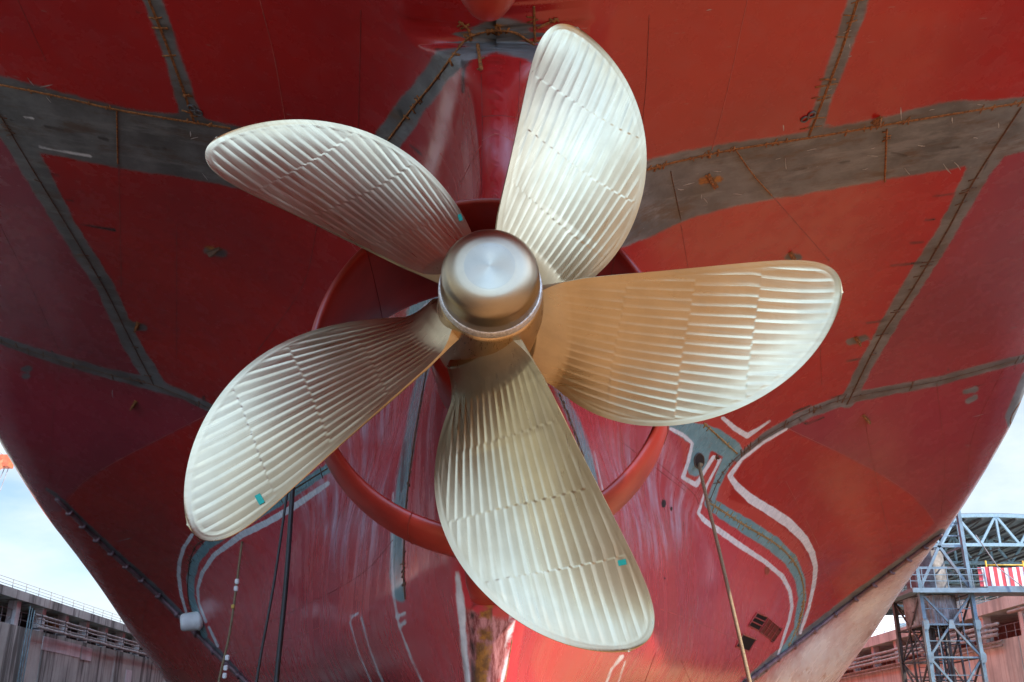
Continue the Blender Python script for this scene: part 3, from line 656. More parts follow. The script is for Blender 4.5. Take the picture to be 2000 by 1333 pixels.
for k in (0, .5, 1):
    beam(bm, onhull(1501 - 18 * k, 1209 + 25 * k, .03)[0], onhull(1526 - 16 * k, 1230 + 24 * k, .03)[0], .025, .03)
mesh_obj("inlet_grid", bm, M['red'], hull)
bm = bmesh.new(); P = [onhull(1365 + 9.5 * math.cos(a), 900 + 15 * math.sin(a), .012)[0] for a in np.linspace(0, 2 * math.pi, 25)[:-1]]
bm.faces.new([bm.verts.new(p) for p in P]); mesh_obj("drain_hole", bm, M['hole'], hull)
bm = bmesh.new(); tube(bm, P + [P[0]], .025, 6, False); mesh_obj("drain_hole_rim", bm, M['darksteel'], hull, True)
for q in ((1296, 984, 4, 8), (1311, 994, 2, 4), (1298, 1130, 1.5, 1.5), (1498, 1115, 5, 8)):
    bm = bmesh.new(); bm.faces.new([bm.verts.new(onhull(q[0] + q[2] * math.cos(a), q[1] + q[3] * math.sin(a), .012)[0]) for a in np.linspace(0, 2 * math.pi, 17)[:-1]])
    mesh_obj("drain_plug", bm, M['hole'] if q[0] < 1400 else M['grid'], hull)

# ------------------------------------------------------------------ nozzle ring, stern boss, rudder trunk
AX = 5.438
def nozzle():
    bm = bmesh.new(); n = 120; rings = []
    def edge(a, fwd, inner):
        up = (1 - math.cos(a)) / 2                    # a=0 bottom, pi top
        ya = 13.45 + .12 * up; yf = 14.35 + 2.6 * up ** 1.6
        r = (2.62 if fwd else 2.53) - (.06 if inner else 0)
        return ya, yf, r
    prof = [(0, .0), (.03, .05), (.12, .09), (.35, .12), (.7, .11), (.95, .06), (1, 0), (.95, -.03), (.7, -.05), (.35, -.05), (.12, -.045), (.03, -.03)]
    for k in range(n):
        a = 2 * math.pi * k / n; up = (1 - math.cos(a)) / 2
        ya = 13.42 + .12 * up; yf = 14.65 + 2.45 * up ** 1.4
        ring = []
        for (s, h) in prof:
            r = 2.52 + .12 * s + h * 1.25
            cz = AX - .26 
            ring.append(bm.verts.new((r * math.sin(a) - .02, ya + (yf - ya) * s, cz - r * math.cos(a))))
        rings.append(ring)
    m = len(prof)
    for k in range(n):
        A, B = rings[k], rings[(k + 1) % n]
        for j in range(m): bm.faces.new((A[j], A[(j + 1) % m], B[(j + 1) % m], B[j]))
    bmesh.ops.recalc_face_normals(bm, faces=bm.faces)
    for kk in (9, 23, 44, 76, 97, 112):
        ring = rings[kk]; cen = sum((v.co for v in ring), Vector()) / len(ring)
        P = [cen + (v.co - cen) * 1.02 for v in ring]; b2 = bmesh.new(); tube(b2, P + [P[0]], .008, 5, False); mesh_obj("ring_weld", b2, M['seam'], hull, True)
    o = mesh_obj("nozzle_ring", bm, M['nozzle'], hull, True)
    return o
M['nozzle'] = M['red']
nozzle()
# foot joining ring to the stern post, with fins inside the ring
bm = bmesh.new()
for (z, w, y0, y1) in ((2.62, .52, 13.5, 15.6), (2.5, .34, 13.75, 15.6), (2.3, .30, 14.1, 15.6), (2.05, .30, 14.4, 15.6), (1.75, .36, 14.7, 15.6), (1.6, .44, 14.8, 15.6)):
    pass
def loft(bm, secs):
    rings = [[bm.verts.new(p) for p in s] for s in secs]; n = len(rings[0])
    for A, B in zip(rings, rings[1:]):
        for k in range(n): bm.faces.new((A[k], A[(k + 1) % n], B[(k + 1) % n], B[k]))
    bm.faces.new(rings[0][::-1]); bm.faces.new(rings[-1]); bmesh.ops.recalc_face_normals(bm, faces=bm.faces)
secs = []
for (z, w, y0) in ((2.70, .75, 13.6), (2.55, .5, 13.75), (2.38, .38, 13.95), (2.15, .36, 14.2), (1.98, .30, 14.5), (1.9, .2, 14.8)):
    secs.append([(w * math.sin(a), y0 + .45 - .45 * math.cos(a) + (1.2 if math.cos(a) < -.1 else 0), z) for a in np.linspace(0, 2 * math.pi, 29)[:-1]])
loft(bm, secs); mesh_obj("ring_foot", bm, M['red'], hull, True)
bm = bmesh.new(); lathe_y(bm, [(13.3, 0), (13.3, .80), (13.55, .84), (13.6, .90), (14.3, .93), (14.6, .9), (15.2, .9), (15.2, 0)], 0, AX, 64); mesh_obj("stern_boss", bm, M['red'], hull, True)
# rudder trunk (the rudder is off)
bm = bmesh.new(); secs = []
for (z, rx, ry, y) in ((9.02, .10, .25, 11.0), (9.06, .24, .5, 11.0), (9.16, .33, .68, 11.0), (9.3, .40, .78, 11.0), (9.34, .415, .80, 11.0), (9.6, .50, .92, 11.02), (10.2, .62, 1.05, 11.05), (11.5, .74, 1.2, 11.1), (13.8, .95, 1.5, 11.2)):
    secs.append([(-.06 + 1.1 * rx * math.sin(a), y - ry * math.cos(a), z + .30) for a in np.linspace(0, 2 * math.pi, 41)[:-1]])
loft(bm, secs); mesh_obj("rudder_trunk", bm, M['red'], hull, True)

# ------------------------------------------------------------------ propeller
CU = [0.673, 0.389, 0.943, 2.065, 3.26, 4.17, 4.642, 4.615, 4.162, 3.218, 2.091, 1.07, 0.677, 1.061]
CV = [-0.286, -0.193, -0.391, -0.657, -0.967, -1.202, -1.039, -0.429, 0.397, 1.084, 1.257, 0.895, 0.516, 0.806]
CW = [-0.481, -0.246, -0.342, -0.261, -0.2, -0.109, -0.166, -0.023, 0.126, 0.328, 0.734, 0.873, 0.566, 0.424]
PHI0 = 0.116; PY = 12.5
def bspline(cp, t):
    n = len(cp); kn = np.concatenate([[0] * 3, np.linspace(0, 1, n - 2), [1] * 3]); tt = np.minimum(t, 1 - 1e-9)
    Bm = np.array([(tt >= kn[i]) & (tt < kn[i + 1]) for i in range(len(kn) - 1)], float).T
    for d in range(1, 4):
        nb = np.zeros((len(t), Bm.shape[1] - 1))
        for i in range(nb.shape[1]):
            a = kn[i + d] - kn[i]; b = kn[i + d + 1] - kn[i + 1]
            if a > 0: nb[:, i] += (tt - kn[i]) / a * Bm[:, i]
            if b > 0: nb[:, i] += (kn[i + d + 1] - tt) / b * Bm[:, i + 1]
        Bm = nb
    return Bm @ np.array(cp)
def blade_mesh():
    T = np.linspace(0, 1, 3000); U, V, W = bspline(CU, T), bspline(CV, T), bspline(CW, T)
    it = int(U.argmax()); umax = U[it]
    def side(idx):
        u, v, w = U[idx], V[idx], W[idx]
        stop = np.where(u < 1.02)[0]; n_ = stop[0] if len(stop) else len(u)      # from the tip inwards to the root
        u, v, w = u[:n_], v[:n_], w[:n_]
        o = np.argsort(u, kind='stable'); return u[o], v[o], w[o]
    te, le = side(np.arange(it, -1, -1)), side(np.arange(it, len(T)))
    def ev(s, u):
        uu, v, w = s
        k0 = np.clip((v[60] - v[0]) / (uu[60] - uu[0]), -.5, .6); k1 = np.clip((w[60] - w[0]) / (uu[60] - uu[0]), -.5, .3)
        lo = u < uu[0]
        return np.where(lo, v[0] + k0 * (u - uu[0]), np.interp(u, uu, v)), np.where(lo, w[0] + k1 * (u - uu[0]), np.interp(u, uu, w))
    NU, NV = 330, 300
    s = np.linspace(0, 1, NU); u = .50 + (umax - .50) * (1 - (1 - s) ** 1.35)
    u[-1] = umax
    vt, wt = ev(te, u); vl, wl = ev(le, u)
    # root: keep chord on the hub
    for _ in (0,):
        k = np.clip((1.15 - u) / .6, 0, 1)
        vt = vt * (1 - .1 * k); 
    c = .5 - .5 * np.cos(np.linspace(0, math.pi, NV)); c = .35 * c + .65 * np.linspace(0, 1, NV)
    uu = np.repeat(u[:, None], NV, 1); vv = vt[:, None] + (vl - vt)[:, None] * c; ww = wt[:, None] + (wl - wt)[:, None] * c
    chord = np.maximum(vl - vt, 1e-4)
    ww = ww + .10 * (4 * c * (1 - c)) * np.clip(chord[:, None] / 2, 0, 1) * np.clip((uu - .8), 0, 1)     # camber of the pressure face
    # distance to outline
    OU = np.concatenate([u[::4], u[::-1][::4]]); OV = np.concatenate([vt[::4], vl[::-1][::4]])
    d = np.full(uu.shape, 9.)
    for a0, b0, a1, b1 in zip(OU[:-1], OV[:-1], OU[1:], OV[1:]):
        L = (a1 - a0) ** 2 + (b1 - b0) ** 2
        if L < 1e-10: continue
        t = np.clip(((uu - a0) * (a1 - a0) + (vv - b0) * (b1 - b0)) / L, 0, 1)
        d = np.minimum(d, np.hypot(uu - a0 - t * (a1 - a0), vv - b0 - t * (b1 - b0)))
    rr = np.sqrt(uu ** 2 + (vv - .25) ** 2)
    # machining scallops in bands along the span
    q = vv + .03 * uu + .012 * (uu - 2.4) ** 2
    g = .40 + .60 * np.clip((uu - .5) / 2.9, 0, 1) ** .75
    q = q / g
    bu = uu + .10 * np.sin(vv * 1.3) - .06 * vv
    edges = np.array([1.72, 2.62, 3.50]); rs = np.random.RandomState(3)
    band = (bu > edges[0]).astype(int) + (bu > edges[1]) + (bu > edges[2])
    pitch = np.array([.138, .133, .136, .141])[band]; off = np.array([.03, .11, .05, .0])[band]
    ph = (q + off) / pitch; i = np.floor(ph); f = ph - i
    jit = rs.uniform(.75, 1.2, 200)[(i.astype(int) + 37 * band) % 200]
    wob = .12 * np.sin(uu * 2.1 + i * 1.7)
    f2 = np.clip(f, 0, 1)
    ctr = .68
    asym = np.where(f2 < ctr, (ctr - f2) / ctr, (f2 - ctr) / (1 - ctr))     # 0 in the groove, 1 on the cusp
    groove = asym ** 1.35
    h = groove * (.85 + .15 * wob) * jit
    pos = np.where(band == 0, 1.0, bu - edges[np.clip(band - 1, 0, 2)])
    h = h * .0064 + .0014 * (band % 2)
    h = h * np.clip((d - .07) / .05, 0, 1) * np.clip((rr - 1.04) / .03, 0, 1) * np.clip(.45 + (uu - .8) / 1.5, .45, 1)
    rim = .002 * np.clip((.075 - d) / .03, 0, 1)
    P = np.stack([vv, ww, uu], -1)                       # local x = chordwise, y = forward, z = radial
    du = np.gradient(P, axis=0); dv = np.gradient(P, axis=1)
    N = np.cross(dv, du); N /= np.linalg.norm(N, axis=-1, keepdims=True) + 1e-12
    N = np.where(N[..., 1:2] > 0, -N, N)                 # towards aft
    F = P + N * (h + rim)[..., None]
    tm = np.interp(u, [.5, .8, 1.0, 1.3, 2.5, 4.0, umax], [.60, .44, .36, .30, .17, .06, .025])
    cc = np.minimum(c, 1 - c)
    sh = np.sqrt(np.clip(1 - (1 - np.clip(cc / .45, 0, 1)) ** 2, 0, 1))
    thick = np.maximum(np.minimum(tm[:, None] * sh[None, :], 9), 0) 
    thick = np.minimum(thick, .03 + d * .55)
    thick[:, 0] = .0; thick[:, -1] = .0; 
    thick = np.maximum(thick, .012)
    Bk = P - N * thick[..., None]
    # root flare on the pressure side
    fl = np.clip((1.12 - rr) / .45, 0, 1) ** 1.6
    F = F + N * (fl * .24)[..., None]
    ns = NU * NV
    idx = np.arange(ns).reshape(NU, NV)
    qf = np.stack([idx[:-1, :-1], idx[:-1, 1:], idx[1:, 1:], idx[1:, :-1]], -1).reshape(-1, 4)
    st = 3                                                # coarser back
    ib = list(range(0, NV, st)); ib = ib if ib[-1] == NV - 1 else ib + [NV - 1]
    verts = np.concatenate([F.reshape(-1, 3), Bk.reshape(-1, 3)])
    qb = qf[:, ::-1] + ns
    rim_l = np.stack([idx[:-1, 0], idx[1:, 0], idx[1:, 0] + ns, idx[:-1, 0] + ns], -1)
    rim_r = np.stack([idx[1:, -1], idx[:-1, -1], idx[:-1, -1] + ns, idx[1:, -1] + ns], -1)
    rim_t = np.stack([idx[-1, :-1], idx[-1, 1:], idx[-1, 1:] + ns, idx[-1, :-1] + ns], -1)
    me = bpy.data.meshes.new("blade")
    me.from_pydata(verts.tolist(), [], np.concatenate([qf, qb, rim_l, rim_r, rim_t]).tolist())
    bm = bmesh.new(); bm.from_mesh(me); bmesh.ops.remove_doubles(bm, verts=bm.verts, dist=1e-4); bmesh.ops.dissolve_degenerate(bm, dist=1e-5, edges=bm.edges)
    bmesh.ops.recalc_face_normals(bm, faces=bm.faces); bm.to_mesh(me); bm.free()
    for p in me.polygons: p.use_smooth = True
    me.materials.append(M['bronze'])
    return me
prop = empty("propeller", (0, PY, AX))
tag(prop, "large five bladed bronze propeller with ridged machined blades, in front of the red stern", "propeller")
BM_ = blade_mesh()
try: BM_.set_sharp_from_angle(angle=R(50))
except Exception: pass
blades = []
for a in (18, 90, 162, 234, 306):
    o = bpy.data.objects.new("blade", BM_); COL.objects.link(o); o.parent = prop
    o.rotation_euler = (0, R(a) + PHI0, 0); blades.append(o)
def ly(name, prof, mat, parent=prop, n=96):
    bm = bmesh.new(); lathe_y(bm, [(y - PY, r) for y, r in prof], 0, 0, n); return mesh_obj(name, bm, mat, parent, True)
ly("hub", [(11.9, 0), (11.9, .655), (12.05, .67), (12.5, .72), (13.0, .79), (13.35, .82), (13.42, .80), (13.42, 0)], M['bronze_hub'])
ly("hub_band", [(11.78, .5), (11.78, .642), (11.80, .655), (11.88, .665), (11.9, .668), (11.92, .66), (11.92, .5)], M['silver'])
cap = [(11.205, 0), (11.2, .05), (11.2, .30), (11.205, .335)]
cap += [(11.21 + .27 * (1 - math.cos(t)), .335 + .275 * math.sin(t)) for t in np.linspace(.12, math.pi / 2, 14)]
cap += [(11.6, .622), (11.79, .636), (11.79, 0)]
ly("hub_cap", cap, M['bronze_cap'], n=160)
ly("hub_cap_face", [(11.1985, 0), (11.1985, .02), (11.1985, .305), (11.2, .312)], M['bronze_face'], n=160)
bpy.context.view_layer.update()
def tape(bl, px, py, w, h, rot):
    bm_ = bmesh.new(); bm_.from_mesh(bl.data); mw = Matrix.Translation((0, PY, AX)) @ bl.rotation_euler.to_matrix().to_4x4(); bm_.transform(mw)
    bv = BVHTree.FromBMesh(bm_); bm_.free()
    bm = bmesh.new(); g = []; c, s = math.cos(rot), math.sin(rot); n = 5
    for i in range(n + 1):
        rw = []
        for j in range(n + 1):
            x, y = (i / n - .5) * w, (j / n - .5) * h
            hit = bv.ray_cast(ORG, ray(px + x * c - y * s, py + x * s + y * c).normalized())[0]
            if hit is None: bm.free(); return
            rw.append(bm.verts.new(mw.inverted() @ (hit - ray(px, py).normalized() * .012)))
        g.append(rw)
    for i in range(n):
        for j in range(n): bm.faces.new((g[i][j], g[i + 1][j], g[i + 1][j + 1], g[i][j + 1]))
    mesh_obj("tape_mark", bm, M['tape'], bl)
tape(blades[3], 507, 975, 12, 20, -.5); tape(blades[2], 1215, 1099, 16, 11, -.2); tape(blades[4], 899, 425, 7, 13, -.3)

# ------------------------------------------------------------------ ropes, hoses, bucket
def line(name, pts, r, mat, label, cat, n=50, wob=0):
    bm = bmesh.new(); P = catmull(pts, n); tube(bm, P, r, 8); return tag(mesh_obj(name, bm, mat, None, True), label, cat)
a = onhull(474, 1058, .03)[0]
e = atY(425, 1345, a.y - 1.0); f = Vector((e.x - .12, e.y - .2, -1.3))
tan = line("rope", [tuple(a), tuple(atY(461, 1150, a.y - .5)), tuple(atY(448, 1240, a.y - .8)), tuple(e), tuple(f)], .045, M['rope'], "thin tan rope with white and yellow ties hanging from the lower left hull", "rope")
for (x, y) in ((463, 1136), (461, 1150), (444, 1285), (441, 1305), (439, 1320)):
    p = atY(x, y, a.y - .62 - (y - 1140) * .002); bm = bmesh.new(); box(bm, p - Vector((.07, .07, .09)), p + Vector((.07, .07, .09)))
    bmesh.ops.bevel(bm, geom=bm.edges[:], offset=.02, segments=2, affect='EDGES'); mesh_obj("white_tie", bm, M['whitep'], tan)
bm = bmesh.new(); p = atY(455, 1185, a.y - .72); box(bm, p - Vector((.06, .06, .07)), p + Vector((.06, .06, .07))); bmesh.ops.bevel(bm, geom=bm.edges[:], offset=.02, segments=2, affect='EDGES'); mesh_obj("yellow_tie", bm, M['yellow'], tan)
def hose(x0, y0, x1, y1, Y, r, label, mat='black'):
    p = atY(x0, y0, Y); q = atY(x1, y1, Y); z2 = Vector((q.x + (q.x - p.x) * .2, Y, -1.3))
    return line("hose", [tuple(p), tuple(p.lerp(q, .5) + Vector((.03, 0, 0))), tuple(q), tuple(z2)], r, M[mat], label, "hose")
hose(572, 945, 539, 1340, 22, .055, "thick black hose hanging below the lower left blade, right of the two")
hose(562, 955, 500, 1340, 22.3, .03, "thin dark hose hanging below the lower left blade, left of the two")
h0 = onhull(1365, 905, .1)[0]
line("pipe_pole", [tuple(h0), tuple(atY(1369, 925, h0.y - .5)), tuple(atY(1415, 1120, h0.y - 2.5)), tuple(atY(1466, 1340, h0.y - 4.5)), tuple(atY(1490, 1460, h0.y - 5.5))], .055, M['rope'], "long brown drain hose running down from the black hole in the teal patch", "hose")
p, n, s, t = hull_frame(392, 1212)
ax = (n * .8 + Vector((-.6, 0, .25))).normalized(); q = ax.orthogonal().normalized(); w = ax.cross(q)
bm = bmesh.new(); rings = []
L = 1.0
for (d, r) in ((-.1, .30), (-.02, .36), (.04, .43), (.10, .45), (.16, .42), (.45, .41), (.72, .40), (.80, .38), (.86, .33), (.89, .25), (.90, .02)):
    rings.append([bm.verts.new(p + ax * d + (q * math.cos(x) + w * math.sin(x)) * r) for x in np.linspace(0, 2 * math.pi, 33)[:-1]])
for A, B in zip(rings, rings[1:]):
    for k in range(32): bm.faces.new((A[k], A[(k + 1) % 32], B[(k + 1) % 32], B[k]))
bm.faces.new(rings[0]); bm.faces.new(rings[-1]); bmesh.ops.recalc_face_normals(bm, faces=bm.faces)
tag(mesh_obj("bucket", bm, M['whitep'], None, True), "white plastic bucket fixed over an outlet on the lower left hull", "bucket")

# ------------------------------------------------------------------ dock
M['floor'] = dimmed_floor()
bm = bmesh.new(); vs = [bm.verts.new(v) for v in ((-800, -500, -1.3), (800, -500, -1.3), (800, 1500, -1.3), (-800, 1500, -1.3))]; bm.faces.new(vs)
tag(mesh_obj("dock_floor", bm, M['floor']), kind='structure')
Y0, Y1 = -10, 330
def dock_side(sx, X, zw, zsb, zst, zr, conc, col_y, wallc, label):
    r = empty("dock_wall", (X * sx, 60, -1.3)); tag(r, label, "dock wall")
    inv = Vector((-X * sx, -60, 1.3))
    def part(name, bm, m, smooth=False, parent=None):
        bm.transform(Matrix.Translation(inv)); return mesh_obj(name, bm, m, parent or r, smooth)
    bm = bmesh.new(); yy = Y0; 
    x0, x1 = sorted((X * sx, (X + 14) * sx))
    seg = 7.0; k = 0
    while yy < Y1:
        o = .0 if k % 2 else .03
        a0, a1 = sorted((X * sx - o * sx, (X + 14) * sx))
        box(bm, (a0, yy + .03, -1.3), (a1, yy + seg - .03, zw)); yy += seg; k += 1
    part("wall", bm, conc)
    bm = bmesh.new(); a0, a1 = sorted(((X - .25) * sx, (X + 14) * sx)); box(bm, (a0, Y0, zsb), (a1, Y1, zst)); part("roof_slab", bm, conc)
    bm = bmesh.new(); a0, a1 = sorted(((X + 4) * sx, (X + 4.3) * sx)); box(bm, (a0, Y0, zw), (a1, Y1, zsb)); part("gallery_back_wall", bm, wallc)
    for y in col_y:
        bm = bmesh.new(); a0, a1 = sorted(((X + .1) * sx, (X + .7) * sx)); box(bm, (a0, y - .3, zw), (a1, y + .3, zsb)); part("column", bm, M['conc_c'])
    bm = bmesh.new()
    for kk in range(3):
        tube(bm, [((X - .05) * sx, y, zst + .18 + .2 * kk) for y in (Y0, Y1)], .02, 6)
    y = 30.
    while y < 200: tube(bm, [((X - .05) * sx, y, zst), ((X - .05) * sx, y, zst + .6)], .025, 6); y += 2.0
    part("railing", bm, M['rail'])
    # gallery guard rail
    bm = bmesh.new(); y = 40.
    while y < 160: tube(bm, [((X + .35) * sx, y, zw), ((X + .35) * sx, y, zw + 1.0)], .025, 6); y += 1.4
    for kk in (.5, 1.0): tube(bm, [((X + .35) * sx, Y0, zw + kk), ((X + .35) * sx, Y1, zw + kk)], .02, 6)
    part("guard_rail", bm, M['rail'])
    return r, part
M['conc_c'] = concrete("column_concrete", (.70, .70, .69), .3)
cols = [40 + 4.05 * i for i in range(-2, 40)]
left, lpart = dock_side(-1, 32, 7.5, 9.08, 9.65, 10.2, M['conc_l'], [69.7 - 4.0 * 12 + 4.0 * i for i in range(40)], M['gal'], "grey stained concrete dock wall with a columned gallery, left of the ship")
right, rpart = dock_side(1, 36, 7.3, 9.25, 10.1, 10.7, M['conc_r'], [30 + 6.2 * i for i in range(30)], M['brick'], "warm brown concrete dock wall with gallery, right of the ship behind the blue tower")
def pipes(part, X, sx, lst, y0, y1):
    for (dx, z, r) in lst:
        bm = bmesh.new(); tube(bm, [((X - dx) * sx, y0, z), ((X - dx) * sx, y1, z)], r, 10)
        y = y0 + 1.5
        while y < y1:
            tube(bm, [((X - dx) * sx, y - .06, z), ((X - dx) * sx, y + .06, z)], r * 1.35, 10)
            y += 4.0
        part("pipe", bm, M['pipe'], True)
pipes(lpart, 32, -1, [(.35, 8.42, .08), (.45, 8.15, .05), (.55, 7.62, .10), (.5, 7.85, .04)], 71.5, 150)
bm = bmesh.new(); y = 72.
while y < 150: beam(bm, (-32.0, y, 7.55), (-31.4, y, 7.55), .12, .1); beam(bm, (-31.45, y, 7.5), (-31.45, y, 8.5), .05); y += 4.0
lpart("pipe_bracket", bm, M['darksteel'])
bm = bmesh.new()
for i, dy in enumerate((0, .35, .75)): tube(bm, [(-31.8, 70.7 + dy, 8.9 - .1 * i), (-31.8, 70.7 + dy, -1.3)], .045, 8)
lpart("riser_pipe", bm, simple('green_pipe', (.16, .24, .25), .5, vary=.3), True)
bm = bmesh.new(); box(bm, (-31.95, 73.9, 5.9), (-31.5, 81.8, 7.25)); bm2 = bmesh.new()
bm.free(); bm2.free()
bm = bmesh.new(); box(bm, (-32.2, 73.9, 6.35), (-31.94, 80.6, 7.25)); lpart("render_patch", bm, M['patch'])
bm = bmesh.new(); box(bm, (-32.2, 80.9, 6.25), (-31.93, 82.9, 7.2)); lpart("render_patch", bm, M['patch'])
bm = bmesh.new(); box(bm, (-32.2, 91.0, 5.2), (-31.94, 92.4, 6.2)); lpart("render_patch", bm, M['patch'])
bm = bmesh.new(); box(bm, (-33.2, 76.4, 8.0), (-32.5, 78.2, 8.8)); bmesh.ops.bevel(bm, geom=bm.edges[:], offset=.04, segments=2, affect='EDGES')
lpart("junction_box", bm, M['bead'])
pipes(rpart, 36, 1, [(.35, 8.35, .13), (.45, 7.95, .1), (.55, 7.6, .14), (.3, 7.15, .09), (.3, 6.85, .07)], 76, 190)
bm = bmesh.new(); tube(bm, [(35.6, 40, 8.9), (35.6, 74, 8.9)], .13, 10); rpart("pipe", bm, M['pipe'], True)

# ------------------------------------------------------------------ blue lattice tower
tw = empty("access_tower", (25.4, 62, -1.3)); tag(tw, "blue steel lattice access tower with cladding and walkway beside the ship's right side", "tower")
tinv = Matrix.Translation(Vector((-25.4, -62, 1.3)))
def tpart(name, bm, m, smooth=False): bm.transform(tinv); return mesh_obj(name, bm, m, tw, smooth)
XL, XR, YF, YB = 24.0, 26.95, 60.0, 64.2
for (x, y, m, top) in ((XL, YF, 'blue', 11.2), (XR, YF, 'blue', 13.3), (XL, YB, 'darksteel', 8.4), (XR, YB, 'darksteel', 9.0)):
    bm = bmesh.new(); beam(bm, (x, y, -1.3), (x, y, top), .22, .26); beam(bm, (x - .13, y - .1, -1.3), (x - .13, y - .1, top), .03, .3); tpart("tower_leg", bm, M[m])
def face(p0, p1, zs, mat, w, nm):
    p0, p1 = Vector(p0), Vector(p1); bm = bmesh.new()
    for i, z in enumerate(zs):
        a, b = Vector((p0.x, p0.y, z)), Vector((p1.x, p1.y, z)); beam(bm, a, b, w * .9, w * .9)
        if i < len(zs) - 1:
            z2 = zs[i + 1]; m = (p0 + p1) / 2
            if i % 2 == 0: beam(bm, (p0.x, p0.y, z), (m.x, m.y, z2), w, w); beam(bm, (p1.x, p1.y, z), (m.x, m.y, z2), w, w)
            else: beam(bm, (m.x, m.y, z), (p0.x, p0.y, z2), w, w); beam(bm, (m.x, m.y, z), (p1.x, p1.y, z2), w, w)
    tpart(nm, bm, mat)
zs = [-1.3, .1, 1.5, 2.85, 4.75, 6.55, 8.3]
face((XL, YF - .05), (XR, YF - .05), zs, M['blue'], .15, "front_bracing") if False else None
face((XL, YF - .05, 0), (XR, YF - .05, 0), zs, M['blue'], .11, "front_bracing")
face((XL, YF, 0), (XL, YB, 0), zs, M['darksteel'], .09, "side_bracing"); face((XR, YF, 0), (XR, YB, 0), zs, M['darksteel'], .09, "side_bracing"); face((XL, YB, 0), (XR, YB, 0), zs, M['darksteel'], .09, "rear_bracing")
for z in (1.5, 2.85, 4.75, 6.55):
    for x in (XL, XR, (XL + XR) / 2):
        if x == (XL + XR) / 2 and z in (1.5, 4.75): continue
        bm = bmesh.new(); bx = .2
        pf = [(-bx, -.24), (bx, -.24), (bx * .5, .26), (-bx * .5, .26)] if x == (XL + XR) / 2 else [(-bx * .6, -.30), (bx * .6, -.30), (bx, -.1), (bx, .16), (bx * .5, .30), (-bx * .5, .30), (-bx, .16), (-bx, -.1)]
        f1 = [bm.verts.new((x + a_, YF - .20, z + b_)) for a_, b_ in pf]; f2 = [bm.verts.new((x + a_, YF - .17, z + b_)) for a_, b_ in pf]
        bm.faces.new(f1); bm.faces.new(f2[::-1])
        for q_ in range(len(pf)): bm.faces.new((f1[q_], f1[q_ - 1], f2[q_ - 1], f2[q_]))
        bmesh.ops.recalc_face_normals(bm, faces=bm.faces)
        tpart("gusset_plate", bm, M['blue'])
bm = bmesh.new()
for z0_, z1_ in zip(zs, zs[1:]):
    zm = (z0_ + z1_) / 2; xm = (XL + XR) / 2
    beam(bm, (XL, YF + .02, zm), (XR, YF + .02, zm), .045); beam(bm, (XL, YB, zm), (XR, YB, zm), .045)
    for x_ in (XL + .74, XR - .74): beam(bm, (x_, YF + .02, z0_), (x_, YF + .02, z1_), .04)
    beam(bm, (XL, YF + .03, z0_), (XR, YB, z0_), .05); beam(bm, (XR, YF + .03, z0_), (XL, YB, z0_), .05)
tpart("secondary_bracing", bm, M['blue'])
# corrugated cladding drum under the platform
bm = bmesh.new(); n = 44; pr = []
for k in range(n * 4 + 1):
    a = 2 * math.pi * k / (n * 4); r = 1.55 + .05 * math.sin(a * n)
    pr.append((25.35 + r * .88 * math.cos(a), 62.2 + r * 1.15 * math.sin(a)))
lo = [bm.verts.new((x, y, 6.6)) for x, y in pr[:-1]]; hi = [bm.verts.new((x, y, 8.25)) for x, y in pr[:-1]]
for k in range(len(lo)): bm.faces.new((lo[k - 1], lo[k], hi[k], hi[k - 1]))
tpart("cladding", bm, M['tank'], True)
bm = bmesh.new(); pr2 = [(25.35 + 1.1 * math.cos(a), 62.2 + 1.4 * math.sin(a)) for a in np.linspace(0, 2 * math.pi, 41)[:-1]]
lo = [bm.verts.new((x, y, 8.6)) for x, y in pr2]; hi = [bm.verts.new((x, y, 10.9)) for x, y in pr2]
for k in range(len(lo)): bm.faces.new((lo[k - 1], lo[k], hi[k], hi[k - 1]))
bm.faces.new(hi); tpart("upper_drum", bm, M['darktank'], True)
bm = bmesh.new(); tube(bm, [(25.3, 62.3, -1.3), (25.3, 62.3, 8.3)], .16, 10); tube(bm, [(26.2, 62.8, -1.3), (26.2, 62.8, 8.3)], .1, 8); tpart("riser_pipe", bm, M['darksteel'], True)
bm = bmesh.new()
tube(bm, [(25.0 + .55 * math.cos(a), 61.2, 4.4 + .55 * math.sin(a)) for a in np.linspace(0, 2 * math.pi, 25)], .04, 6, False); tpart("hoop", bm, M['darksteel'], True)
bm = bmesh.new()
for dx in (-.25, .25): beam(bm, (24.6 + dx, 62.6, -1.3), (24.6 + dx, 62.6, 8.3), .05)
z = -1.0
while z < 8.2: beam(bm, (24.35, 62.6, z), (24.85, 62.6, z), .03); z += .3
tpart("ladder", bm, M['darksteel'])
bm = bmesh.new(); box(bm, (23.3, 59.3, 8.3), (27.6, 65, 8.5)); beam(bm, (23.3, 59.28, 8.36), (27.6, 59.28, 8.36), .12, .26); tpart("platform", bm, M['blue'])
bm = bmesh.new()
for z in (8.9, 9.25, 9.6): beam(bm, (23.3, 59.4, z), (27.6, 59.4, z), .04); beam(bm, (23.3, 59.4, z), (23.3, 65, z), .04)
x = 23.3
while x < 27.7: beam(bm, (x, 59.4, 8.5), (x, 59.4, 9.6), .045); x += .72
for y in (61, 63, 65): beam(bm, (23.3, y, 8.5), (23.3, y, 9.6), .045)
tpart("platform_railing", bm, M['blue'])
bm = bmesh.new(); beam(bm, (XL, YF, 8.5), (25.5, YF, 11.0), .16); beam(bm, (XR, YF, 8.5), (25.5, YF, 11.0), .16); beam(bm, (XL, YF, 11.0), (XR, YF, 11.0), .16); beam(bm, (XL, YF, 9.75), (XR, YF, 9.75), .1)
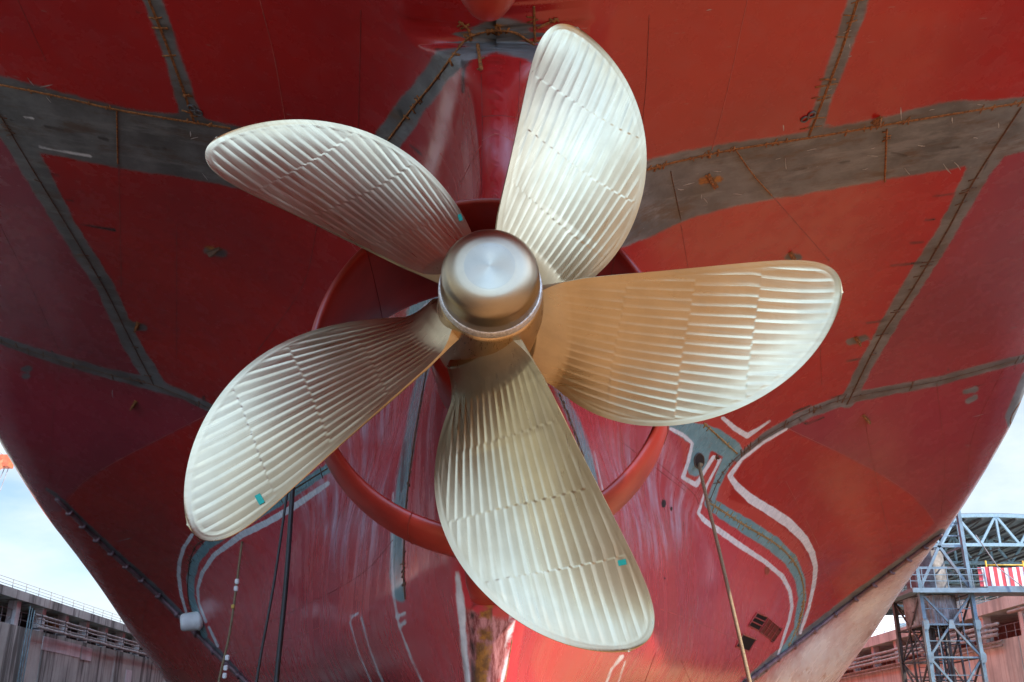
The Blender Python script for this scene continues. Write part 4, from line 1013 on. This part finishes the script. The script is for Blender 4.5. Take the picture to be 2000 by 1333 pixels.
beam(bm, (25.5, YF, 11), (XR, YF, 13.1), .12); beam(bm, (25.2, YF, 11.0), (25.2, YF, 12.4), .1); beam(bm, (25.2, YF, 12.2), (XR, YF, 12.4), .07)
beam(bm, (25.2, YF, 11.6), (XR, YF, 11.6), .07); beam(bm, (25.2, YF, 11.6), (XR, YF, 12.4), .07)
tpart("upper_bracing", bm, M['blue'])
bm = bmesh.new(); r2 = random.Random(5)
for k in range(9):
    x_ = XL + .25 + k * .31; tube(bm, [(x_, 62 + r2.uniform(-1, 1.8), -1.3), (x_ + r2.uniform(-.1, .1), 62 + r2.uniform(-1, 1.8), 8.3)], r2.choice((.03, .045, .07)), 6)
for z_ in (3.6, 5.6, 7.4): beam(bm, (XL, 61.5, z_), (XR, 61.5, z_), .06); beam(bm, (XL, 63.2, z_ + .3), (XR, 63.2, z_ + .3), .06)
tpart("conduit", bm, M['darksteel'], True)
bm = bmesh.new()
for z0_, z1_ in ((8.5, 9.8), (9.8, 11.0)):
    for x0_, x1_ in ((XL, 25.5), (25.5, XR)): beam(bm, (x0_, YB, z0_), (x1_, YB, z1_), .07); beam(bm, (x1_, YB, z0_), (x0_, YB, z1_), .07)
for x_ in (XL, 25.5, XR): beam(bm, (x_, YB, 8.4), (x_, YB, 11.6), .11)
for z_ in (9.8, 11.0): beam(bm, (XL, YB, z_), (XR, YB, z_), .08); beam(bm, (XL, YF, z_), (XL, YB, z_), .07); beam(bm, (XR, YF, z_), (XR, YB, z_), .07)
beam(bm, (25.25, 61, 8.5), (25.25, 61, 13.2), .07); beam(bm, (25.65, 61, 8.5), (25.65, 61, 13.0), .07)
z_ = 8.7
while z_ < 13: beam(bm, (25.25, 61, z_), (25.65, 61, z_), .035); z_ += .3
tpart("upper_frame", bm, M['blue'])
# head lamp cluster on the tower (unlit)
bm = bmesh.new(); box(bm, (24.25, 59.7, 11.1), (24.75, 60.2, 12.0)); 
for z in (11.1, 11.4, 11.75, 12.0): box(bm, (24.18, 59.62, z - .03), (24.82, 60.28, z + .03))
tpart("equipment_box", bm, M['darksteel'])
bm = bmesh.new(); box(bm, (27.6, 59.3, 8.32), (44, 61.4, 8.56)); beam(bm, (27.6, 59.27, 8.42), (44, 59.27, 8.42), .1, .34)
tpart("walkway", bm, M['blue'])
bm = bmesh.new(); tube(bm, [(27.4, 59.2, 11.5), (28.4, 59.2, 9.6), (30.6, 58.8, 7.4)], .03, 6); tpart("stay_cable", bm, M['rail'])
# red white barrier, yellow rail on the walkway
br = empty("barrier", (30, 59.45, 8.56)); tag(br, "red and white striped barrier sheet along the blue walkway", "barrier")
bi = Matrix.Translation(Vector((-30, -59.45, -8.56)))
bmw, bmr = bmesh.new(), bmesh.new(); x = 27.3; i = 0
while x < 38:
    w = .22; t = bmw if i % 2 else bmr
    y = 59.45 + .03 * math.sin(i * 1.3)
    box(t, (x, y - .012, 8.6), (x + w, y + .012, 9.68 + .03 * math.sin(i * .7))); x += w; i += 1
for b_, nm, m in ((bmw, "white_stripes", 'wbar'), (bmr, "red_stripes", 'rbar')):
    b_.transform(bi); mesh_obj(nm, b_, M[m], br)
yr = empty("safety_rail", (29.2, 60.9, 8.56)); tag(yr, "yellow tubular safety rail standing behind the striped barrier", "rail")
bm = bmesh.new()
for x in (27.4, 28.5, 30.7): tube(bm, [(x, 60.9, 8.56), (x, 60.9, 10.3)], .05, 8)
tube(bm, [(28.5, 60.9, 10.05), (30.7, 60.9, 10.05)], .045, 8); tube(bm, [(28.5, 60.9, 9.7), (30.7, 60.9, 9.7)], .035, 8)
bm.transform(Matrix.Translation(Vector((-29.2, -60.9, -8.56)))); mesh_obj("rail_frame", bm, M['yellow'], yr, True)

# ------------------------------------------------------------------ shed behind, on the right quay
sh = empty("workshop_shed", (75, 150, 10.1)); tag(sh, "big open shed with curved roof on pale blue trusses, behind the tower", "shed")
si = Matrix.Translation(Vector((-75, -150, -10.1)))
def spart(name, bm, m): bm.transform(si); return mesh_obj(name, bm, m, sh)
def arc(x):
    return 31.9 - .0052 * (x - 71) ** 2
bm = bmesh.new(); xs = np.linspace(52, 104, 40); yA, yB = 150, 230
for a, b in zip(xs, xs[1:]):
    v = [bm.verts.new(q) for q in ((a, yA, arc(a) + .5), (b, yA, arc(b) + .5), (b, yB, arc(b) + .5), (a, yB, arc(a) + .5))]; bm.faces.new(v)
bmesh.ops.remove_doubles(bm, verts=bm.verts, dist=.001); bmesh.ops.solidify(bm, geom=bm.faces[:], thickness=.3)
spart("roof", bm, M['roof'])
for yy, mt in ((149.5, 'pale'), (165, 'blue'), (185, 'blue'), (210, 'blue')):
    bm = bmesh.new(); bot = lambda x: 27.6 - .0012 * (x - 71) ** 2
    xs2 = np.linspace(52, 104, 19)
    for i, (a, b) in enumerate(zip(xs2, xs2[1:])):
        beam(bm, (a, yy, arc(a)), (b, yy, arc(b)), .5); beam(bm, (a, yy, bot(a)), (b, yy, bot(b)), .45)
        if i % 2 == 0: beam(bm, (a, yy, bot(a)), (b, yy, arc(b)), .35)
        else: beam(bm, (a, yy, arc(a)), (b, yy, bot(b)), .35)
        if i % 2: beam(bm, (a, yy, bot(a)), (a, yy, arc(a)), .3)
    if 'pale' not in M: M['pale'] = simple("pale_blue_truss", (.20, .28, .33), .5, vary=.15)
    spart("truss", bm, M[mt])
bm = bmesh.new()
for x in np.linspace(53, 103, 21): beam(bm, (x, 150, arc(x) - .2), (x, 230, arc(x) - .2), .25, .4)
for k in range(20):
    x_ = 53 + 2.5 * k; beam(bm, (x_, 150, arc(x_) - .4), (x_ + 2.5, 165, arc(x_ + 2.5) - .4), .18); beam(bm, (x_ + 2.5, 165, arc(x_) - .5), (x_, 185, arc(x_) - .5), .18)
for x in np.linspace(55, 101, 9): beam(bm, (x, 150, 27.3), (x, 210, 27.3), .22)
spart("purlins", bm, M['darksteel'])
bm = bmesh.new(); box(bm, (52, 231, 10.1), (104, 231.4, 31)); spart("back_wall", bm, M['darksteel'])
r2 = random.Random(9)
for k in range(26):
    bm = bmesh.new(); x_ = 56 + r2.random() * 44; y_ = 155 + r2.random() * 70; z_ = 20 + r2.random() * 6; beam(bm, (x_, y_, z_), (x_ + r2.uniform(-8, 8), y_ + r2.uniform(-3, 3), z_ + r2.uniform(-2, 2)), .25); spart("inner_strut", bm, M['blue'])
for x in np.linspace(54, 102, 15): bm = bmesh.new(); beam(bm, (x, 228, 10.1), (x, 228, 30), .5); spart("wall_post", bm, M['blue'])
for x in (52.5, 103.5):
    for y in (150, 190, 228):
        bm = bmesh.new(); beam(bm, (x, y, 10.1), (x, y, arc(x)), .8); spart("column", bm, M['darksteel'])
bm = bmesh.new(); beam(bm, (60, 149, 19), (104, 149, 19), .6, 1.2); beam(bm, (60, 165, 23.5), (104, 165, 23.5), .5, .9); spart("crane_rail", bm, M['darksteel'])
# quay ground behind both walls
bm = bmesh.new()
for x0, x1, z in ((-800, -46, 9.6), (50, 800, 10.05)): box(bm, (x0, -400, -1.2), (x1, 1400, z))
tag(mesh_obj("quay_ground", bm, M['conc_l']), kind='structure')
# pale blue building beyond the right wall, seen between hull and tower
pb = empty("quay_building", (52, 140, 10.1)); tag(pb, "pale quayside building with a blue door panel, between hull and tower", "building")
bm = bmesh.new(); box(bm, (-6, -3, 0), (6, 6, 6)); mesh_obj("wall", bm, M['wbar'], pb)
bm = bmesh.new(); box(bm, (-.8, -3.1, 0), (2.2, -2.95, 5)); mesh_obj("door_panel", bm, M['bluepanel'] if 'bluepanel' in M else M['blue'], pb)
# orange crane at the far left
A = atY(11, 902, 103); Bp = atY(-110, 985, 100)
cr = empty("jib_crane", (Bp.x, Bp.y, 9.6)); tag(cr, "orange jib crane with hanging cables, standing far off at the left", "crane")
ci = Matrix.Translation(-Vector((Bp.x, Bp.y, 9.6)))
bm = bmesh.new(); d = (A - Bp).normalized(); sdv = Vector((0, 0, 1)).cross(d).normalized()
for s1 in (-.7, .7):
    for s2 in (-.7, .7):
        o1 = sdv * s1 + Vector((0, 0, 1)) * s2
        beam(bm, Bp + o1, A + o1 * .45, .28)
for k in range(14):
    t0, t1 = k / 14, (k + 1) / 14; p0, p1 = Bp.lerp(A, t0), Bp.lerp(A, t1); w0, w1 = 1 - .55 * t0, 1 - .55 * t1
    for s1 in (-.7, .7):
        beam(bm, p0 + sdv * s1 * w0 + Vector((0, 0, -.7 * w0)), p1 + sdv * s1 * w1 + Vector((0, 0, .7 * w1)), .16)
        beam(bm, p0 + sdv * s1 * w0 + Vector((0, 0, .7 * w0)), p1 + sdv * s1 * w1 + Vector((0, 0, .7 * w1)) - d * .1, .16)
box(bm, A - Vector((.6, .6, .6)), A + Vector((.6, .6, .6)))
bm.transform(ci); mesh_obj("jib", bm, M['orange'], cr)
bm = bmesh.new(); box(bm, (-2, -2, 0), (2, 2, Bp.z - 9.6 + 1)); mesh_obj("mast", bm, M['orange'], cr)
for dx in (-.35, .35, .1):
    bm = bmesh.new(); q = A + Vector((dx, dx, 0)); e = Vector((q.x - 3.5 + dx * 2, q.y, 12)); tube(bm, [q, e], .05, 6); bm.transform(ci); mesh_obj("cable", bm, M['rail'], cr)
bm = bmesh.new(); tube(bm, [A + Vector((0, 0, .4)), Bp + Vector((0, 0, 9))], .06, 6); bm.transform(ci); mesh_obj("pendant_cable", bm, M['rail'], cr)
